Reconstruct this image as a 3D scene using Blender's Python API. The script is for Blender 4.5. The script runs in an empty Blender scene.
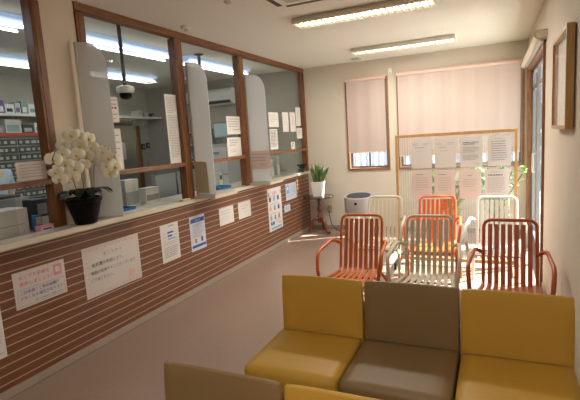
import bpy, bmesh, math, random
from mathutils import Vector, Matrix
random.seed(7)
PI = math.pi
scn = bpy.context.scene
C = scn.collection

# ------------------------------------------------------------------ materials
def mat(name, col, rough=.55, metal=0., nscale=0., namt=.0, bump=0., bscale=60., trans=0., emit=None, estr=0., alpha=1., coat=0., spec=.5):
    m = bpy.data.materials.new(name); m.use_nodes = True
    nt = m.node_tree; b = nt.nodes['Principled BSDF']
    b.inputs['Base Color'].default_value = (*col, 1)
    b.inputs['Roughness'].default_value = rough
    b.inputs['Metallic'].default_value = metal
    b.inputs['Coat Weight'].default_value = coat
    b.inputs['Specular IOR Level'].default_value = spec
    b.inputs['Transmission Weight'].default_value = trans
    if alpha < 1: b.inputs['Alpha'].default_value = alpha
    if emit:
        b.inputs['Emission Color'].default_value = (*emit, 1); b.inputs['Emission Strength'].default_value = estr
    tc = nt.nodes.new('ShaderNodeTexCoord')
    if namt:
        n = nt.nodes.new('ShaderNodeTexNoise'); n.inputs['Scale'].default_value = nscale; n.inputs['Detail'].default_value = 5
        nt.links.new(tc.outputs['Object'], n.inputs['Vector'])
        r = nt.nodes.new('ShaderNodeMapRange')
        r.inputs['From Min'].default_value = .3; r.inputs['From Max'].default_value = .7
        r.inputs['To Min'].default_value = 1-namt; r.inputs['To Max'].default_value = 1+namt
        nt.links.new(n.outputs['Fac'], r.inputs['Value'])
        x = nt.nodes.new('ShaderNodeVectorMath'); x.operation = 'SCALE'; x.inputs[0].default_value = col
        nt.links.new(r.outputs['Result'], x.inputs['Scale']); nt.links.new(x.outputs['Vector'], b.inputs['Base Color'])
    if bump:
        n = nt.nodes.new('ShaderNodeTexNoise'); n.inputs['Scale'].default_value = bscale; n.inputs['Detail'].default_value = 4
        nt.links.new(tc.outputs['Object'], n.inputs['Vector'])
        bp = nt.nodes.new('ShaderNodeBump'); bp.inputs['Strength'].default_value = bump; bp.inputs['Distance'].default_value = .004
        nt.links.new(n.outputs['Fac'], bp.inputs['Height']); nt.links.new(bp.outputs['Normal'], b.inputs['Normal'])
    return m

def wood(name, c1, c2, axis='Z', rough=.42, scale=9):
    m = mat(name, c1, rough); nt = m.node_tree; b = nt.nodes['Principled BSDF']
    tc = nt.nodes.new('ShaderNodeTexCoord'); mp = nt.nodes.new('ShaderNodeMapping')
    s = {'X': (.12, 1, 1), 'Y': (1, .12, 1), 'Z': (1, 1, .12)}[axis]
    mp.inputs['Scale'].default_value = [q*scale for q in s]
    n = nt.nodes.new('ShaderNodeTexNoise'); n.inputs['Scale'].default_value = 6; n.inputs['Detail'].default_value = 6; n.inputs['Distortion'].default_value = .6
    cr = nt.nodes.new('ShaderNodeValToRGB'); cr.color_ramp.elements[0].position = .35; cr.color_ramp.elements[1].position = .68
    cr.color_ramp.elements[0].color = (*c1, 1); cr.color_ramp.elements[1].color = (*c2, 1)
    nt.links.new(tc.outputs['Object'], mp.inputs['Vector']); nt.links.new(mp.outputs['Vector'], n.inputs['Vector'])
    nt.links.new(n.outputs['Fac'], cr.inputs['Fac']); nt.links.new(cr.outputs['Color'], b.inputs['Base Color'])
    return m

def striped_panel(name):
    m = wood(name, (.150, .052, .020), (.20, .075, .031), 'Y', .45, 5); nt = m.node_tree; b = nt.nodes['Principled BSDF']
    src = b.inputs['Base Color'].links[0].from_socket
    tc = nt.nodes.new('ShaderNodeTexCoord'); sp = nt.nodes.new('ShaderNodeSeparateXYZ'); nt.links.new(tc.outputs['Object'], sp.inputs[0])
    def mth(op, a, v):
        n = nt.nodes.new('ShaderNodeMath'); n.operation = op
        nt.links.new(a, n.inputs[0]); n.inputs[1].default_value = v; return n.outputs[0]
    z = mth('ADD', sp.outputs['Z'], -.0865+.0533*2); z = mth('DIVIDE', z, .0533); z = mth('FRACT', z, 0); z = mth('LESS_THAN', z, .12)
    mx = nt.nodes.new('ShaderNodeMix'); mx.data_type = 'RGBA'
    nt.links.new(z, mx.inputs[0]); nt.links.new(src, mx.inputs[6]); mx.inputs[7].default_value = (.50, .37, .27, 1)
    nt.links.new(mx.outputs[2], b.inputs['Base Color'])
    return m

def glass(name, tint=(.94, .96, .95), gl=.09, rough=.02):
    m = bpy.data.materials.new(name); m.use_nodes = True; nt = m.node_tree; nt.nodes.remove(nt.nodes['Principled BSDF'])
    out = nt.nodes['Material Output']
    t = nt.nodes.new('ShaderNodeBsdfTransparent'); t.inputs['Color'].default_value = (*tint, 1)
    g = nt.nodes.new('ShaderNodeBsdfGlossy'); g.inputs['Roughness'].default_value = rough; g.inputs['Color'].default_value = (.9, .9, .9, 1)
    f = nt.nodes.new('ShaderNodeLayerWeight'); p4 = nt.nodes.new('ShaderNodeMath'); p4.operation = 'POWER'; p4.inputs[1].default_value = 4
    nt.links.new(f.outputs['Facing'], p4.inputs[0])
    a = nt.nodes.new('ShaderNodeMath'); a.operation = 'MULTIPLY_ADD'; a.inputs[1].default_value = .3; a.inputs[2].default_value = .003+gl*.3
    nt.links.new(p4.outputs[0], a.inputs[0])
    mx = nt.nodes.new('ShaderNodeMixShader'); nt.links.new(a.outputs[0], mx.inputs[0]); nt.links.new(t.outputs[0], mx.inputs[1]); nt.links.new(g.outputs[0], mx.inputs[2])
    nt.links.new(mx.outputs[0], out.inputs['Surface']); return m

def frosted(name, col, clear=.3, translu=.35, rough=.35, ribs=None, spec=.06):
    m = bpy.data.materials.new(name); m.use_nodes = True; nt = m.node_tree; nt.nodes.remove(nt.nodes['Principled BSDF'])
    out = nt.nodes['Material Output']
    t = nt.nodes.new('ShaderNodeBsdfTransparent'); t.inputs['Color'].default_value = (.97, .97, .96, 1)
    d = nt.nodes.new('ShaderNodeBsdfDiffuse'); d.inputs['Color'].default_value = (*col, 1)
    tl = nt.nodes.new('ShaderNodeBsdfTranslucent'); tl.inputs['Color'].default_value = (*col, 1)
    g = nt.nodes.new('ShaderNodeBsdfGlossy'); g.inputs['Roughness'].default_value = rough
    m1 = nt.nodes.new('ShaderNodeMixShader'); m1.inputs[0].default_value = translu
    nt.links.new(d.outputs[0], m1.inputs[1]); nt.links.new(tl.outputs[0], m1.inputs[2])
    m2 = nt.nodes.new('ShaderNodeMixShader'); m2.inputs[0].default_value = clear
    nt.links.new(m1.outputs[0], m2.inputs[1]); nt.links.new(t.outputs[0], m2.inputs[2])
    if ribs:
        tc = nt.nodes.new('ShaderNodeTexCoord'); w = nt.nodes.new('ShaderNodeTexWave'); w.wave_type = 'BANDS'; w.bands_direction = 'X'
        w.inputs['Scale'].default_value = ribs; nt.links.new(tc.outputs['Object'], w.inputs['Vector'])
        r = nt.nodes.new('ShaderNodeMapRange'); r.inputs['To Min'].default_value = clear-.05; r.inputs['To Max'].default_value = min(1, clear+.03)
        nt.links.new(w.outputs['Fac'], r.inputs['Value']); nt.links.new(r.outputs[0], m2.inputs[0])
    m3 = nt.nodes.new('ShaderNodeMixShader'); m3.inputs[0].default_value = spec
    nt.links.new(m2.outputs[0], m3.inputs[1]); nt.links.new(g.outputs[0], m3.inputs[2])
    nt.links.new(m3.outputs[0], out.inputs['Surface']); return m

def blind_mat(name, col, trans=.5):
    m = bpy.data.materials.new(name); m.use_nodes = True; nt = m.node_tree; nt.nodes.remove(nt.nodes['Principled BSDF'])
    out = nt.nodes['Material Output']
    d = nt.nodes.new('ShaderNodeBsdfDiffuse'); d.inputs['Color'].default_value = (*col, 1)
    tl = nt.nodes.new('ShaderNodeBsdfTranslucent')
    tc = nt.nodes.new('ShaderNodeTexCoord'); mp = nt.nodes.new('ShaderNodeMapping'); mp.inputs['Scale'].default_value = (7, 7, .15)
    n = nt.nodes.new('ShaderNodeTexNoise'); n.inputs['Scale'].default_value = 1.1; n.inputs['Detail'].default_value = 1
    nt.links.new(tc.outputs['Object'], mp.inputs[0]); nt.links.new(mp.outputs[0], n.inputs['Vector'])
    r = nt.nodes.new('ShaderNodeMapRange'); r.inputs['From Min'].default_value = .3; r.inputs['From Max'].default_value = .7
    r.inputs['To Min'].default_value = .93; r.inputs['To Max'].default_value = 1.05
    nt.links.new(n.outputs['Fac'], r.inputs[0])
    x = nt.nodes.new('ShaderNodeVectorMath'); x.operation = 'SCALE'; x.inputs[0].default_value = col
    nt.links.new(r.outputs[0], x.inputs['Scale']); nt.links.new(x.outputs[0], tl.inputs['Color']); nt.links.new(x.outputs[0], d.inputs['Color'])
    mx = nt.nodes.new('ShaderNodeMixShader'); mx.inputs[0].default_value = trans
    nt.links.new(d.outputs[0], mx.inputs[1]); nt.links.new(tl.outputs[0], mx.inputs[2]); nt.links.new(mx.outputs[0], out.inputs['Surface'])
    return m

M = dict(
    wall=mat('wall_paint', (.63, .555, .45), .85, nscale=2, namt=.03, bump=.15, bscale=90),
    wall_l=mat('pier_paint', (.66, .57, .46), .85, nscale=2, namt=.03, bump=.15, bscale=90),
    rwall=mat('reception_wall_paint', (.50, .47, .40), .85, nscale=2, namt=.03),
    ceil=mat('ceiling_board', (.78, .745, .67), .9, nscale=60, namt=.05, bump=.25, bscale=120),
    floor=mat('vinyl_floor', (.315, .222, .172), .3, nscale=35, namt=.05, bump=.04, bscale=30),
    rfloor=mat('reception_floor', (.30, .27, .23), .5),
    wood=wood('window_wood', (.14, .050, .015), (.25, .098, .032), 'Z'),
    wood_y=wood('rail_wood', (.17, .062, .02), (.27, .11, .042), 'Y'),
    wood_x=wood('window_frame_wood', (.22, .10, .05), (.30, .14, .07), 'X'),
    oak=wood('board_wood', (.42, .23, .085), (.52, .30, .12), 'Z', .4),
    gold=wood('picture_frame_wood', (.40, .22, .06), (.52, .30, .10), 'Z', .35),
    tblw=wood('table_wood', (.13, .037, .012), (.21, .065, .022), 'Z', .3),
    tbltop=wood('table_top_wood', (.055, .028, .018), (.085, .045, .03), 'X', .25),
    panel=striped_panel('counter_panel'),
    ledge=mat('ledge_laminate', (.60, .53, .43), .3, nscale=40, namt=.03),
    base=mat('baseboard_vinyl', (.36, .28, .22), .5),
    basedark=mat('baseboard_dark', (.2, .15, .11), .5),
    glass=glass('window_glass', gl=.0), glass2=glass('clear_acrylic', (.93, .95, .94), .0),
    printpic=mat('glare_pale_print', (.85, .80, .72), .6, nscale=14, namt=.08),  # brightened colour stands in for the blind reflected on the picture glass
    pglass=glass('picture_glass', (.97, .97, .97), .0),
    frost=frosted('frosted_acrylic', (.80, .81, .81), .20, .5, .25),
    railmetal=mat('aluminium', (.52, .50, .47), .35, .7),
    ribbed=frosted('ribbed_polycarbonate', (.42, .44, .42), .945, .5, .25, ribs=13),
    blind=blind_mat('blind_fabric', (.60, .48, .425), .13),
    blindtube=mat('blind_tube', (.72, .50, .42), .6), blindcap=mat('blind_cap', (.50, .36, .20), .45),
    yellow=mat('mustard_vinyl', (.53, .295, .038), .5, nscale=3, namt=.05, bump=.12, bscale=220),
    brown=mat('taupe_vinyl', (.225, .138, .056), .5, nscale=3, namt=.05, bump=.12, bscale=220),
    yellowp=mat('mustard_piping', (.33, .17, .02), .45), brownp=mat('taupe_piping', (.12, .068, .034), .45),
    plinth=mat('sofa_plinth', (.03, .022, .018), .5),
    orange=mat('orange_enamel', (.57, .125, .012), .45), rust=mat('rust_enamel', (.42, .085, .02), .45),
    bright=mat('bright_orange_enamel', (.66, .13, .015), .45),
    cream=mat('cream_enamel', (.56, .50, .37), .4), white=mat('white_enamel', (.82, .80, .74), .36),
    rubber=mat('black_rubber', (.02, .02, .02), .6),
    paper=mat('paper', (.70, .665, .63), .75), paperb=mat('bluish_paper', (.60, .62, .70), .6), paperw=mat('laminated_paper', (.62, .555, .515), .4),
    sheetg=mat('grey_sheet', (.60, .555, .51), .7), sheetp=mat('pinkish_sheet', (.62, .52, .47), .7),
    paperd=mat('pinkish_paper', (.74, .66, .62), .6), card=mat('beige_card', (.50, .41, .28), .6), pinkcard=mat('pale_pink_card', (.60, .46, .42), .45),
    ink=mat('ink', (.09, .08, .085), .7), inkg=mat('grey_ink', (.34, .32, .31), .7), pinkink=mat('pink_ink', (.62, .10, .17), .6),
    peach=mat('peach_ink', (.72, .40, .34), .6), blueink=mat('blue_ink', (.035, .09, .36), .6), lblueink=mat('light_blue_ink', (.20, .40, .68), .6),
    pinkfill=mat('pink_print', (.64, .25, .30), .5), redink=mat('red_ink', (.6, .05, .06), .6), brownink=mat('brown_ink', (.40, .26, .16), .6),
    black=mat('black_gloss', (.004, .004, .004), .3, spec=.15), dark=mat('dark_plastic', (.04, .04, .045), .45), grey=mat('grey_plastic', (.25, .25, .25), .5),
    lgrey=mat('light_grey_plastic', (.52, .51, .48), .5), whitep=mat('white_plastic', (.78, .76, .71), .4), ivory=mat('ivory_plastic', (.62, .52, .36), .5),
    silver=mat('silver_plastic', (.46, .43, .41), .38, .25), polem=mat('grey_pole', (.10, .095, .10), .4, .3),
    potw=mat('white_ceramic', (.85, .83, .79), .3), soil=mat('bark_mulch', (.07, .04, .025), .9, bump=.6, bscale=50, nscale=60, namt=.4),
    petal=mat('orchid_petal', (.84, .80, .66), .55), lip=mat('orchid_lip', (.72, .52, .06), .55), stem=mat('orchid_stem', (.05, .055, .02), .5),
    leafd=mat('dark_leaf', (.012, .019, .01), .4, spec=.25), sansev=mat('sword_leaf', (.10, .15, .045), .45, nscale=22, namt=.55),
    green=mat('fresh_leaf', (.16, .33, .05), .5, nscale=9, namt=.3), trunk=mat('woody_stem', (.12, .085, .05), .8),
    outlet=mat('outlet_plate', (.40, .30, .18), .45),
    blue=mat('blue_tray', (.012, .13, .36), .4), tube=mat('lamp_tube', (.95, .95, .85), .5, emit=(1, .95, .70), estr=2.6),
    tubec=mat('cool_lamp_tube', (.95, .95, 1), .5, emit=(.90, .96, 1), estr=5.5),
    fix=mat('fixture_enamel', (.80, .76, .66), .45), refl=mat('fixture_reflector', (.85, .84, .76), .3, emit=(1, .93, .66), estr=.42),
    reflc=mat('cool_reflector', (.25, .28, .32), .4, emit=(.50, .66, 1), estr=.42),
    cabinet=mat('cabinet_green_grey', (.27, .28, .24), .5), drawer=mat('drawer_front', (.06, .07, .06), .45), label=mat('drawer_label', (.42, .42, .38), .6),
    red=mat('red_trim', (.40, .06, .04), .5), screen=mat('monitor_screen', (.25, .32, .33), .2, emit=(.5, .65, .65), estr=.2),
    doorp=mat('door_panel', (.17, .16, .135), .6), purple=mat('purple_print', (.17, .11, .30), .5), teal=mat('teal_print', (.24, .34, .31), .5),
    tunic=mat('blue_tunic', (.42, .52, .62), .8, bump=.2, bscale=25), skin=mat('skin', (.62, .40, .29), .55), hair=mat('dark_hair', (.02, .015, .012), .5, bump=.6, bscale=90),
    trousers=mat('navy_trousers', (.03, .04, .07), .8), eye=mat('eye', (.05, .03, .02), .2), lips=mat('lips', (.5, .2, .17), .5),
    out=mat('outside_paving', (.55, .53, .50), .9, nscale=3, namt=.1), fence=mat('white_fence', (.75, .76, .76), .6), house=mat('outside_render', (.45, .46, .47), .8), alum=mat('dark_aluminium', (.22, .22, .22), .35, .5),
)

# ------------------------------------------------------------------ mesh builder
class MB:
    def __init__(s): s.bm = bmesh.new(); s.mats = []
    def mi(s, m):
        if m is None: return 0
        if m not in s.mats: s.mats.append(m)
        return s.mats.index(m)
    def face(s, pts, m=None):
        f = s.bm.faces.new([s.bm.verts.new(p) for p in pts]); f.material_index = s.mi(m); return f
    def box(s, x0, x1, y0, y1, z0, z1, m=None, bev=0.):
        vs = [s.bm.verts.new(p) for p in ((x0,y0,z0),(x1,y0,z0),(x1,y1,z0),(x0,y1,z0),(x0,y0,z1),(x1,y0,z1),(x1,y1,z1),(x0,y1,z1))]
        i = s.mi(m); fs = []
        for q in ((3,2,1,0),(4,5,6,7),(0,1,5,4),(1,2,6,5),(2,3,7,6),(3,0,4,7)):
            f = s.bm.faces.new([vs[k] for k in q]); f.material_index = i; fs.append(f)
        if bev:
            es = set(e for f in fs for e in f.edges)
            r = bmesh.ops.bevel(s.bm, geom=list(es), offset=bev, segments=2, affect='EDGES', profile=.6)
            for f in r['faces']: f.material_index = i
        return s
    def prism(s, poly, h, frame, m=None):
        """poly in (a,b) extruded by h along n; frame = (origin, a_axis, b_axis)"""
        o, a, b = map(Vector, frame); n = a.cross(b); i = s.mi(m)
        v0 = [s.bm.verts.new(o+a*p+b*q) for p, q in poly]; v1 = [s.bm.verts.new(o+a*p+b*q+n*h) for p, q in poly]
        k = len(poly)
        s.bm.faces.new(v0[::-1]).material_index = i; s.bm.faces.new(v1).material_index = i
        for j in range(k): s.bm.faces.new((v0[j], v0[(j+1) % k], v1[(j+1) % k], v1[j])).material_index = i
        return s
    def sweep(s, pts, prof, m=None, up=None, closed=False, scales=None):
        """prof: list of (a,b); a along side, b along normal"""
        pts = [Vector(p) for p in pts]; n = len(pts); i = s.mi(m); rings = []
        prev = None
        for k, p in enumerate(pts):
            if closed: t = pts[(k+1) % n]-pts[k-1]
            else: t = pts[min(k+1, n-1)]-pts[max(k-1, 0)]
            t.normalize()
            if prev is None:
                ref = Vector(up) if up else (Vector((0,0,1)) if abs(t.z) < .9 else Vector((1,0,0)))
                side = t.cross(ref).normalized()
            else:
                side = (prev - t*prev.dot(t)).normalized()
            prev = side; nor = side.cross(t)
            sc = scales[k] if scales else 1
            rings.append([s.bm.verts.new(p+side*a*sc+nor*b*sc) for a, b in prof])
        q = len(prof)
        for k in range(n if closed else n-1):
            A = rings[k]; B = rings[(k+1) % n]
            for j in range(q): s.bm.faces.new((A[j], A[(j+1) % q], B[(j+1) % q], B[j])).material_index = i
        if not closed:
            s.bm.faces.new(rings[0][::-1]).material_index = i; s.bm.faces.new(rings[-1]).material_index = i
        return s
    def tube(s, pts, r, m=None, seg=8, closed=False, scales=None, up=None):
        return s.sweep(pts, [(r*math.cos(2*PI*j/seg), r*math.sin(2*PI*j/seg)) for j in range(seg)], m, up, closed, scales)
    def lathe(s, prof, c=(0,0,0), seg=24, m=None, sx=1, sy=1):
        i = s.mi(m); rings = []
        for r, z in prof:
            if r < 1e-5: rings.append([s.bm.verts.new((c[0], c[1], c[2]+z))])
            else: rings.append([s.bm.verts.new((c[0]+sx*r*math.cos(2*PI*j/seg), c[1]+sy*r*math.sin(2*PI*j/seg), c[2]+z)) for j in range(seg)])
        for A, B in zip(rings, rings[1:]):
            for j in range(seg):
                k = (j+1) % seg
                if len(A) == 1 and len(B) == 1: continue
                if len(A) == 1: f = (A[0], B[k], B[j])
                elif len(B) == 1: f = (A[j], A[k], B[0])
                else: f = (A[j], A[k], B[k], B[j])
                s.bm.faces.new(f).material_index = i
        return s
    def build(s, name, m=None, parent=None, smooth=False, normals=True):
        if normals: bmesh.ops.recalc_face_normals(s.bm, faces=s.bm.faces[:])
        me = bpy.data.meshes.new(name); s.bm.to_mesh(me); s.bm.free()
        if s.mats and s.mats[0] is not None and not m:
            for q in s.mats: me.materials.append(q)
        elif m: me.materials.append(m)
        if smooth:
            for p in me.polygons: p.use_smooth = True
            if smooth != 'all':
                me.set_sharp_from_angle(angle=math.radians(42))
        o = bpy.data.objects.new(name, me); C.objects.link(o)
        if parent: o.parent = parent
        return o

def fillet(pts, r, n=5):
    pts = [Vector(p) for p in pts]; out = [pts[0]]
    for a, b, c in zip(pts, pts[1:], pts[2:]):
        d1 = (a-b); d2 = (c-b); l = min(r, d1.length*.48, d2.length*.48)
        p = b+d1.normalized()*l; q = b+d2.normalized()*l
        for k in range(n+1):
            t = k/n; out.append(p*(1-t)**2+b*2*t*(1-t)+q*t*t)
    out.append(pts[-1]); return out

def tag(o, label, cat, group=None):
    o['label'] = label; o['category'] = cat
    if group: o['group'] = group
    return o
def thing(name, label, cat, loc=(0,0,0), rz=0., group=None):
    o = bpy.data.objects.new(name, None); C.objects.link(o); o.location = loc; o.rotation_euler = (0,0,rz); o.empty_display_size = .05
    return tag(o, label, cat, group)
def struct(o): o['kind'] = 'structure'; return o
def sroot(name, loc=(0,0,0)):
    o = bpy.data.objects.new(name, None); C.objects.link(o); o.location = loc; o.empty_display_size = .05; return struct(o)
def copy_tree(o, parent=None):
    c = o.copy(); C.objects.link(c)
    if parent: c.parent = parent
    for ch in list(o.children): copy_tree(ch, c)
    return c

# ------------------------------------------------------------------ the setting
XR, YB, H = 2.955, 6.34, 2.4
YN = -2.3
struct(MB().box(-.1, XR+.1, YN-.1, YB+.12, -.1, 0).build('floor', M['floor']))
struct(MB().box(-3.1, -.1, YN-.1, YB+.12, -.1, 0).build('floor_reception', M['rfloor']))
struct(MB().box(-3.1, XR+.1, YN-.1, YB+.12, H, H+.1).build('ceiling', M['ceil']))
# left wall: solid run behind the photographer, then the pier between the two reception windows
struct(MB().box(-.1, 0, YN, .398, 0, H).build('wall_left', M['wall_l']))
struct(MB().box(-.1, 0, 2.047, 2.313, .8925, H).build('wall_left', M['wall_l']))
struct(MB().box(-3.1, XR+.1, YN-.1, YN, 0, H).build('wall_rear', M['wall']))
# back wall with two window holes
SW = (.64, 1.25, .875, 2.165); BW = (1.365, 2.92, .875, 2.165)
b = MB(); y0, y1 = YB, YB+.12
b.box(-3.1, SW[0], y0, y1, 0, H); b.box(SW[1], BW[0], y0, y1, 0, H); b.box(BW[1], XR+.1, y0, y1, 0, H)
for w in (SW, BW): b.box(w[0], w[1], y0, y1, 0, w[2]); b.box(w[0], w[1], y0, y1, w[3], H)
struct(b.build('wall_back', M['wall']))
# right wall with the glazed door opening
DY0, DY1, DZ = 4.25, 6.24, 2.06
b = MB(); b.box(XR, XR+.1, YN, DY0, 0, H); b.box(XR, XR+.1, DY1, YB, 0, H); b.box(XR, XR+.1, DY0, DY1, DZ, H)
struct(b.build('wall_right', M['wall']))
struct(MB().box(-3.1, -3.0, YN, YB, 0, H).build('wall_reception_rear', M['rwall']))
# reception-side skin of the back wall (paler paint)
struct(MB().box(-3.0, -.1, YB-.006, YB, 0, H).build('wall_reception_side', M['rwall']))

b = MB(); b.box(0, .011, .4, 6.33, .006, .055, M['base']); b.box(0, .013, .4, 6.33, 0, .006, M['basedark'])
struct(b.build('baseboard_left'))
b = MB(); b.box(.02, XR, YB-.011, YB, .006, .06, M['base']); b.box(.02, XR, YB-.013, YB, 0, .006, M['basedark'])
struct(b.build('baseboard_back'))
b = MB(); b.box(XR-.011, XR, YN, 4.2, .006, .06, M['base']); b.box(XR-.013, XR, YN, 4.2, 0, .006, M['basedark'])
struct(b.build('baseboard_right'))

# ------------------------------------------------------------------ reception counter
ctr = thing('reception_counter', 'long reception counter front clad in reddish brown panel with pale horizontal stripes', 'counter', (0, 3.37, 0))
MB().box(-.1, 0, .4-3.37, 6.335-3.37, 0, .858).build('front_panel', M['panel'], ctr)
top = thing('countertop', 'cream laminate countertop running along the reception windows with deeper transaction shelves', 'countertop', (0, 3.37, .858))
MB().box(-.42, .032, .4-3.37, 6.335-3.37, 0, .034, bev=.004).build('worktop', M['ledge'], top)
for pts, t in (([(.014, -2.9), (.158, -2.9), (.160, -.88), (.150, -.66), (.014, -.63)], .0325),
            ([(.014, .06), (.25, .06), (.25, .43), (.24, .47), (.014, .50)], .026),
            ([(.014, 1.13), (.28, 1.13), (.28, 1.45), (.27, 1.49), (.014, 1.52)], .026)):
    MB().prism(pts, t, ((0, 0, .0345), (1, 0, 0), (0, 1, 0))).build('transaction_shelf', M['ledge'], top)

# ------------------------------------------------------------------ reception windows
def reception_window(name, ya, yb, posts, openings):
    r = sroot(name, (0, ya, .892)); zt = H-.892-.001
    def P(y): return y-ya
    MB().box(-.066, .012, 0, yb-ya, zt-.055, zt, bev=.004).build('top_frame', M['wood_y'], r)
    for a, c in posts:
        b = MB(); b.box(-.066, .012, P(a), P(c), 0, zt-.0625, bev=.004)
        b.box(.012, .015, P(a)+.02, P(a)+.028, 0, zt-.0625)
        b.build('post', M['wood'], r)
    for (a, c), (op0, op1) in openings:
        MB().box(-.06, .008, P(a), P(c), .312, .346, bev=.003).build('mid_rail', M['wood_y'], r)
        MB().box(-.036, -.031, P(a), P(c), .348, zt-.062).build('upper_glass', M['glass'], r)
        MB().box(-.075, -.015, P(a), P(c), 0, .006).build('sill_track', M['railmetal'], r)
        MB().box(-.048, -.043, P(op0), P(op1), .006, .312).build('sliding_glass', M['glass2'], r)
reception_window('window_1', .4, 2.045, [(.4, .48), (1.978, 2.045)], [((.48, 1.978), (.48, 1.75))])
reception_window('window_2', 2.315, 6.338, [(2.315, 2.385), (3.352, 3.45), (4.447, 4.552), (6.285, 6.338)],
                 [((2.385, 3.352), (2.72, 3.352)), ((3.45, 4.447), (3.75, 4.05)), ((4.552, 6.285), (4.95, 6.285))])

# ------------------------------------------------------------------ back windows and door
def back_window(name, w, n, depth=.12):
    x0, x1, z0, z1 = w; r = sroot(name, (x0, YB, z0)); W = x1-x0; Hh = z1-z0
    b = MB()
    b.box(0, .028, -.018, depth, 0, Hh); b.box(W-.028, W, -.018, depth, 0, Hh); b.box(.028, W-.028, -.018, depth, Hh-.03, Hh)
    b.box(.028, W-.028, -.018, depth, 0, .032); b.build('window_frame', M['wood_x'], r)
    b = MB()
    b.box(.03, W-.03, .06, .09, .034, .06); b.box(.03, W-.03, .06, .09, Hh-.06, Hh-.034)
    for k in range(n+1):
        x = .045+(W-.09)*k/n; b.box(x-.014, x+.014, .06, .09, .06, Hh-.06)
    b.build('sash', M['alum'], r)
    MB().box(.04, W-.04, .072, .076, .05, Hh-.05).build('window_glass', M['glass'], r)
back_window('window_3', SW, 2); back_window('window_4', BW, 3)

def roller_blind(label, x0, x1, ztop, zbot, nm='roller_blind'):
    r = thing(nm, label, 'blind', (x0, YB-.02, ztop)); W = x1-x0
    b = MB(); b.tube([(0, -.028, -.02), (W, -.028, -.02)], .026, seg=14); b.build('roller_tube', M['blindtube'], r, smooth=True)
    bm = MB(); bm.box(.012, W-.012, -.026, -.0245, zbot-ztop, -.02); bm.build('blind_fabric', M['blind'], r)
    MB().tube([(.012, -.0255, zbot-ztop), (W-.012, -.0255, zbot-ztop)], .008, seg=8).build('bottom_bar', M['blindtube'], r, smooth=True)
    return r
roller_blind('pale pink roller blind mostly lowered over the narrow back window', .655, 1.225, 2.17, 1.135)
roller_blind('wide pale pink roller blind lowered over the large back window behind the notice board', 1.375, 2.885, 2.178, 1.06)

# door (glazed) in the right wall
dr = sroot('door_1', (XR, DY0, 0)); L = DY1-DY0
b = MB(); b.box(-.02, .1, 0, .045, 0, DZ); b.box(-.02, .1, L-.07, L, 0, DZ); b.box(-.02, .1, .045, L-.07, DZ-.04, DZ); b.build('door_frame', M['wood'], dr)
b = MB()
for y in (.05, .72, 1.28, L-.115): b.box(.04, .075, y, y+.045, .02, DZ-.045)
b.box(.04, .075, .095, L-.1, .02, .10); b.box(.04, .075, .095, L-.1, 1.78, 1.82); b.box(.04, .075, .095, L-.1, DZ-.08, DZ-.045)
b.build('door_leaf', M['alum'], dr)
MB().box(.055, .06, .06, L-.1, .06, DZ-.06).build('door_glass', M['glass'], dr)
b = MB(); b.tube([(-.01, .77, .92), (-.035, .77, .92), (-.035, .77, 1.10), (-.01, .77, 1.10)], .009); b.build('door_handle', M['railmetal'], dr, smooth=True)
st = MB().box(XR+.048, XR+.053, 4.80, 4.99, .92, 1.28, M['paper']); tag(st.build('door_poster'), 'red and white poster stuck low on the right-hand glass door', 'poster')
po = [o for o in C.objects if o.name == 'door_poster'][0]
b = MB()
for z0, z1 in ((1.19, 1.26), (1.02, 1.14)): b.box(XR+.0465, XR+.048, 4.82, 4.97, z0, z1)
q = b.build('printed_block', M['pinkink'], po)
# rolled-up blind cassette over the door
r = thing('rolled_up_blind', 'rolled up blind in a pale cassette above the right-hand glass door', 'blind', (XR, 4.18, 2.085))
b = MB(); pr_ = [(0, -.032), (-.055, -.032)]+[(-.055-.032*math.cos(t), .032*math.sin(t)) for t in [-1.1, -.7, -.35, 0, .35, .7, 1.1]]+[(-.055, .032), (0, .032)]
b.prism(pr_, 2.05, ((0, 2.05, 0), (1, 0, 0), (0, 0, 1)), None); b.build('cassette', M['wall'], r)
b = MB(); cap = [(0, -.036)]+[(-.055-.036*math.sin(t), -.036*math.cos(t)) for t in [PI*q/10 for q in range(11)]]+[(0, .036)]
b.prism(cap, .012, ((0, 0, 0), (1, 0, 0), (0, 0, 1))); b.build('end_cap', M['blindcap'], r)
b = MB(); cap = [(0, -.026)]+[(-.055-.026*math.sin(t), -.026*math.cos(t)) for t in [PI*q/10 for q in range(11)]]+[(0, .026)]
b.prism(cap, .004, ((0, -.012, 0), (1, 0, 0), (0, 0, 1))); b.build('cap_plate', M['wall'], r)
MB().box(-.05, -.02, 0.02, 2.03, -.048, -.033).build('bottom_bar', M['railmetal'], r)

# ------------------------------------------------------------------ privacy screens
def screen(label, y, depth, z0, z1, arc, rz=0.):
    r = thing('privacy_screen', label, 'screen', (.004 if rz else 0., y, z0), rz, group='frosted privacy screens on the reception counter')
    h = z1-z0; pts = [(.03, 0), (depth, 0), (depth, h-arc)]
    for k in range(1, 11):
        t = k/10*PI/2; pts.append((depth-arc*.86+arc*.86*math.cos(t), h-arc+arc*math.sin(t)))
    pts.append((.03, h))
    MB().prism(pts, .006, ((0, .003, 0), (1, 0, 0), (0, 0, 1))).build('frosted_panel', M['frost'], r)
    b = MB(); b.box(.027, .043, -.012, .012, 0, h, bev=.002); b.box(.03, depth, -.012, .012, 0, .012); b.build('wall_channel', M['railmetal'], r)
    return r
s1 = screen('frosted privacy screen beside the white orchid with rounded top corner', 2.243, .222, .9255, 2.12, .165, .60)
s2 = screen('frosted privacy screen at the middle window with a beige card on its lower part', 3.465, .238, .919, 2.135, .18)
s3 = screen('frosted privacy screen farthest along the counter with a pink notice on it', 4.53, .270, .919, 2.125, .18)

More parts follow.
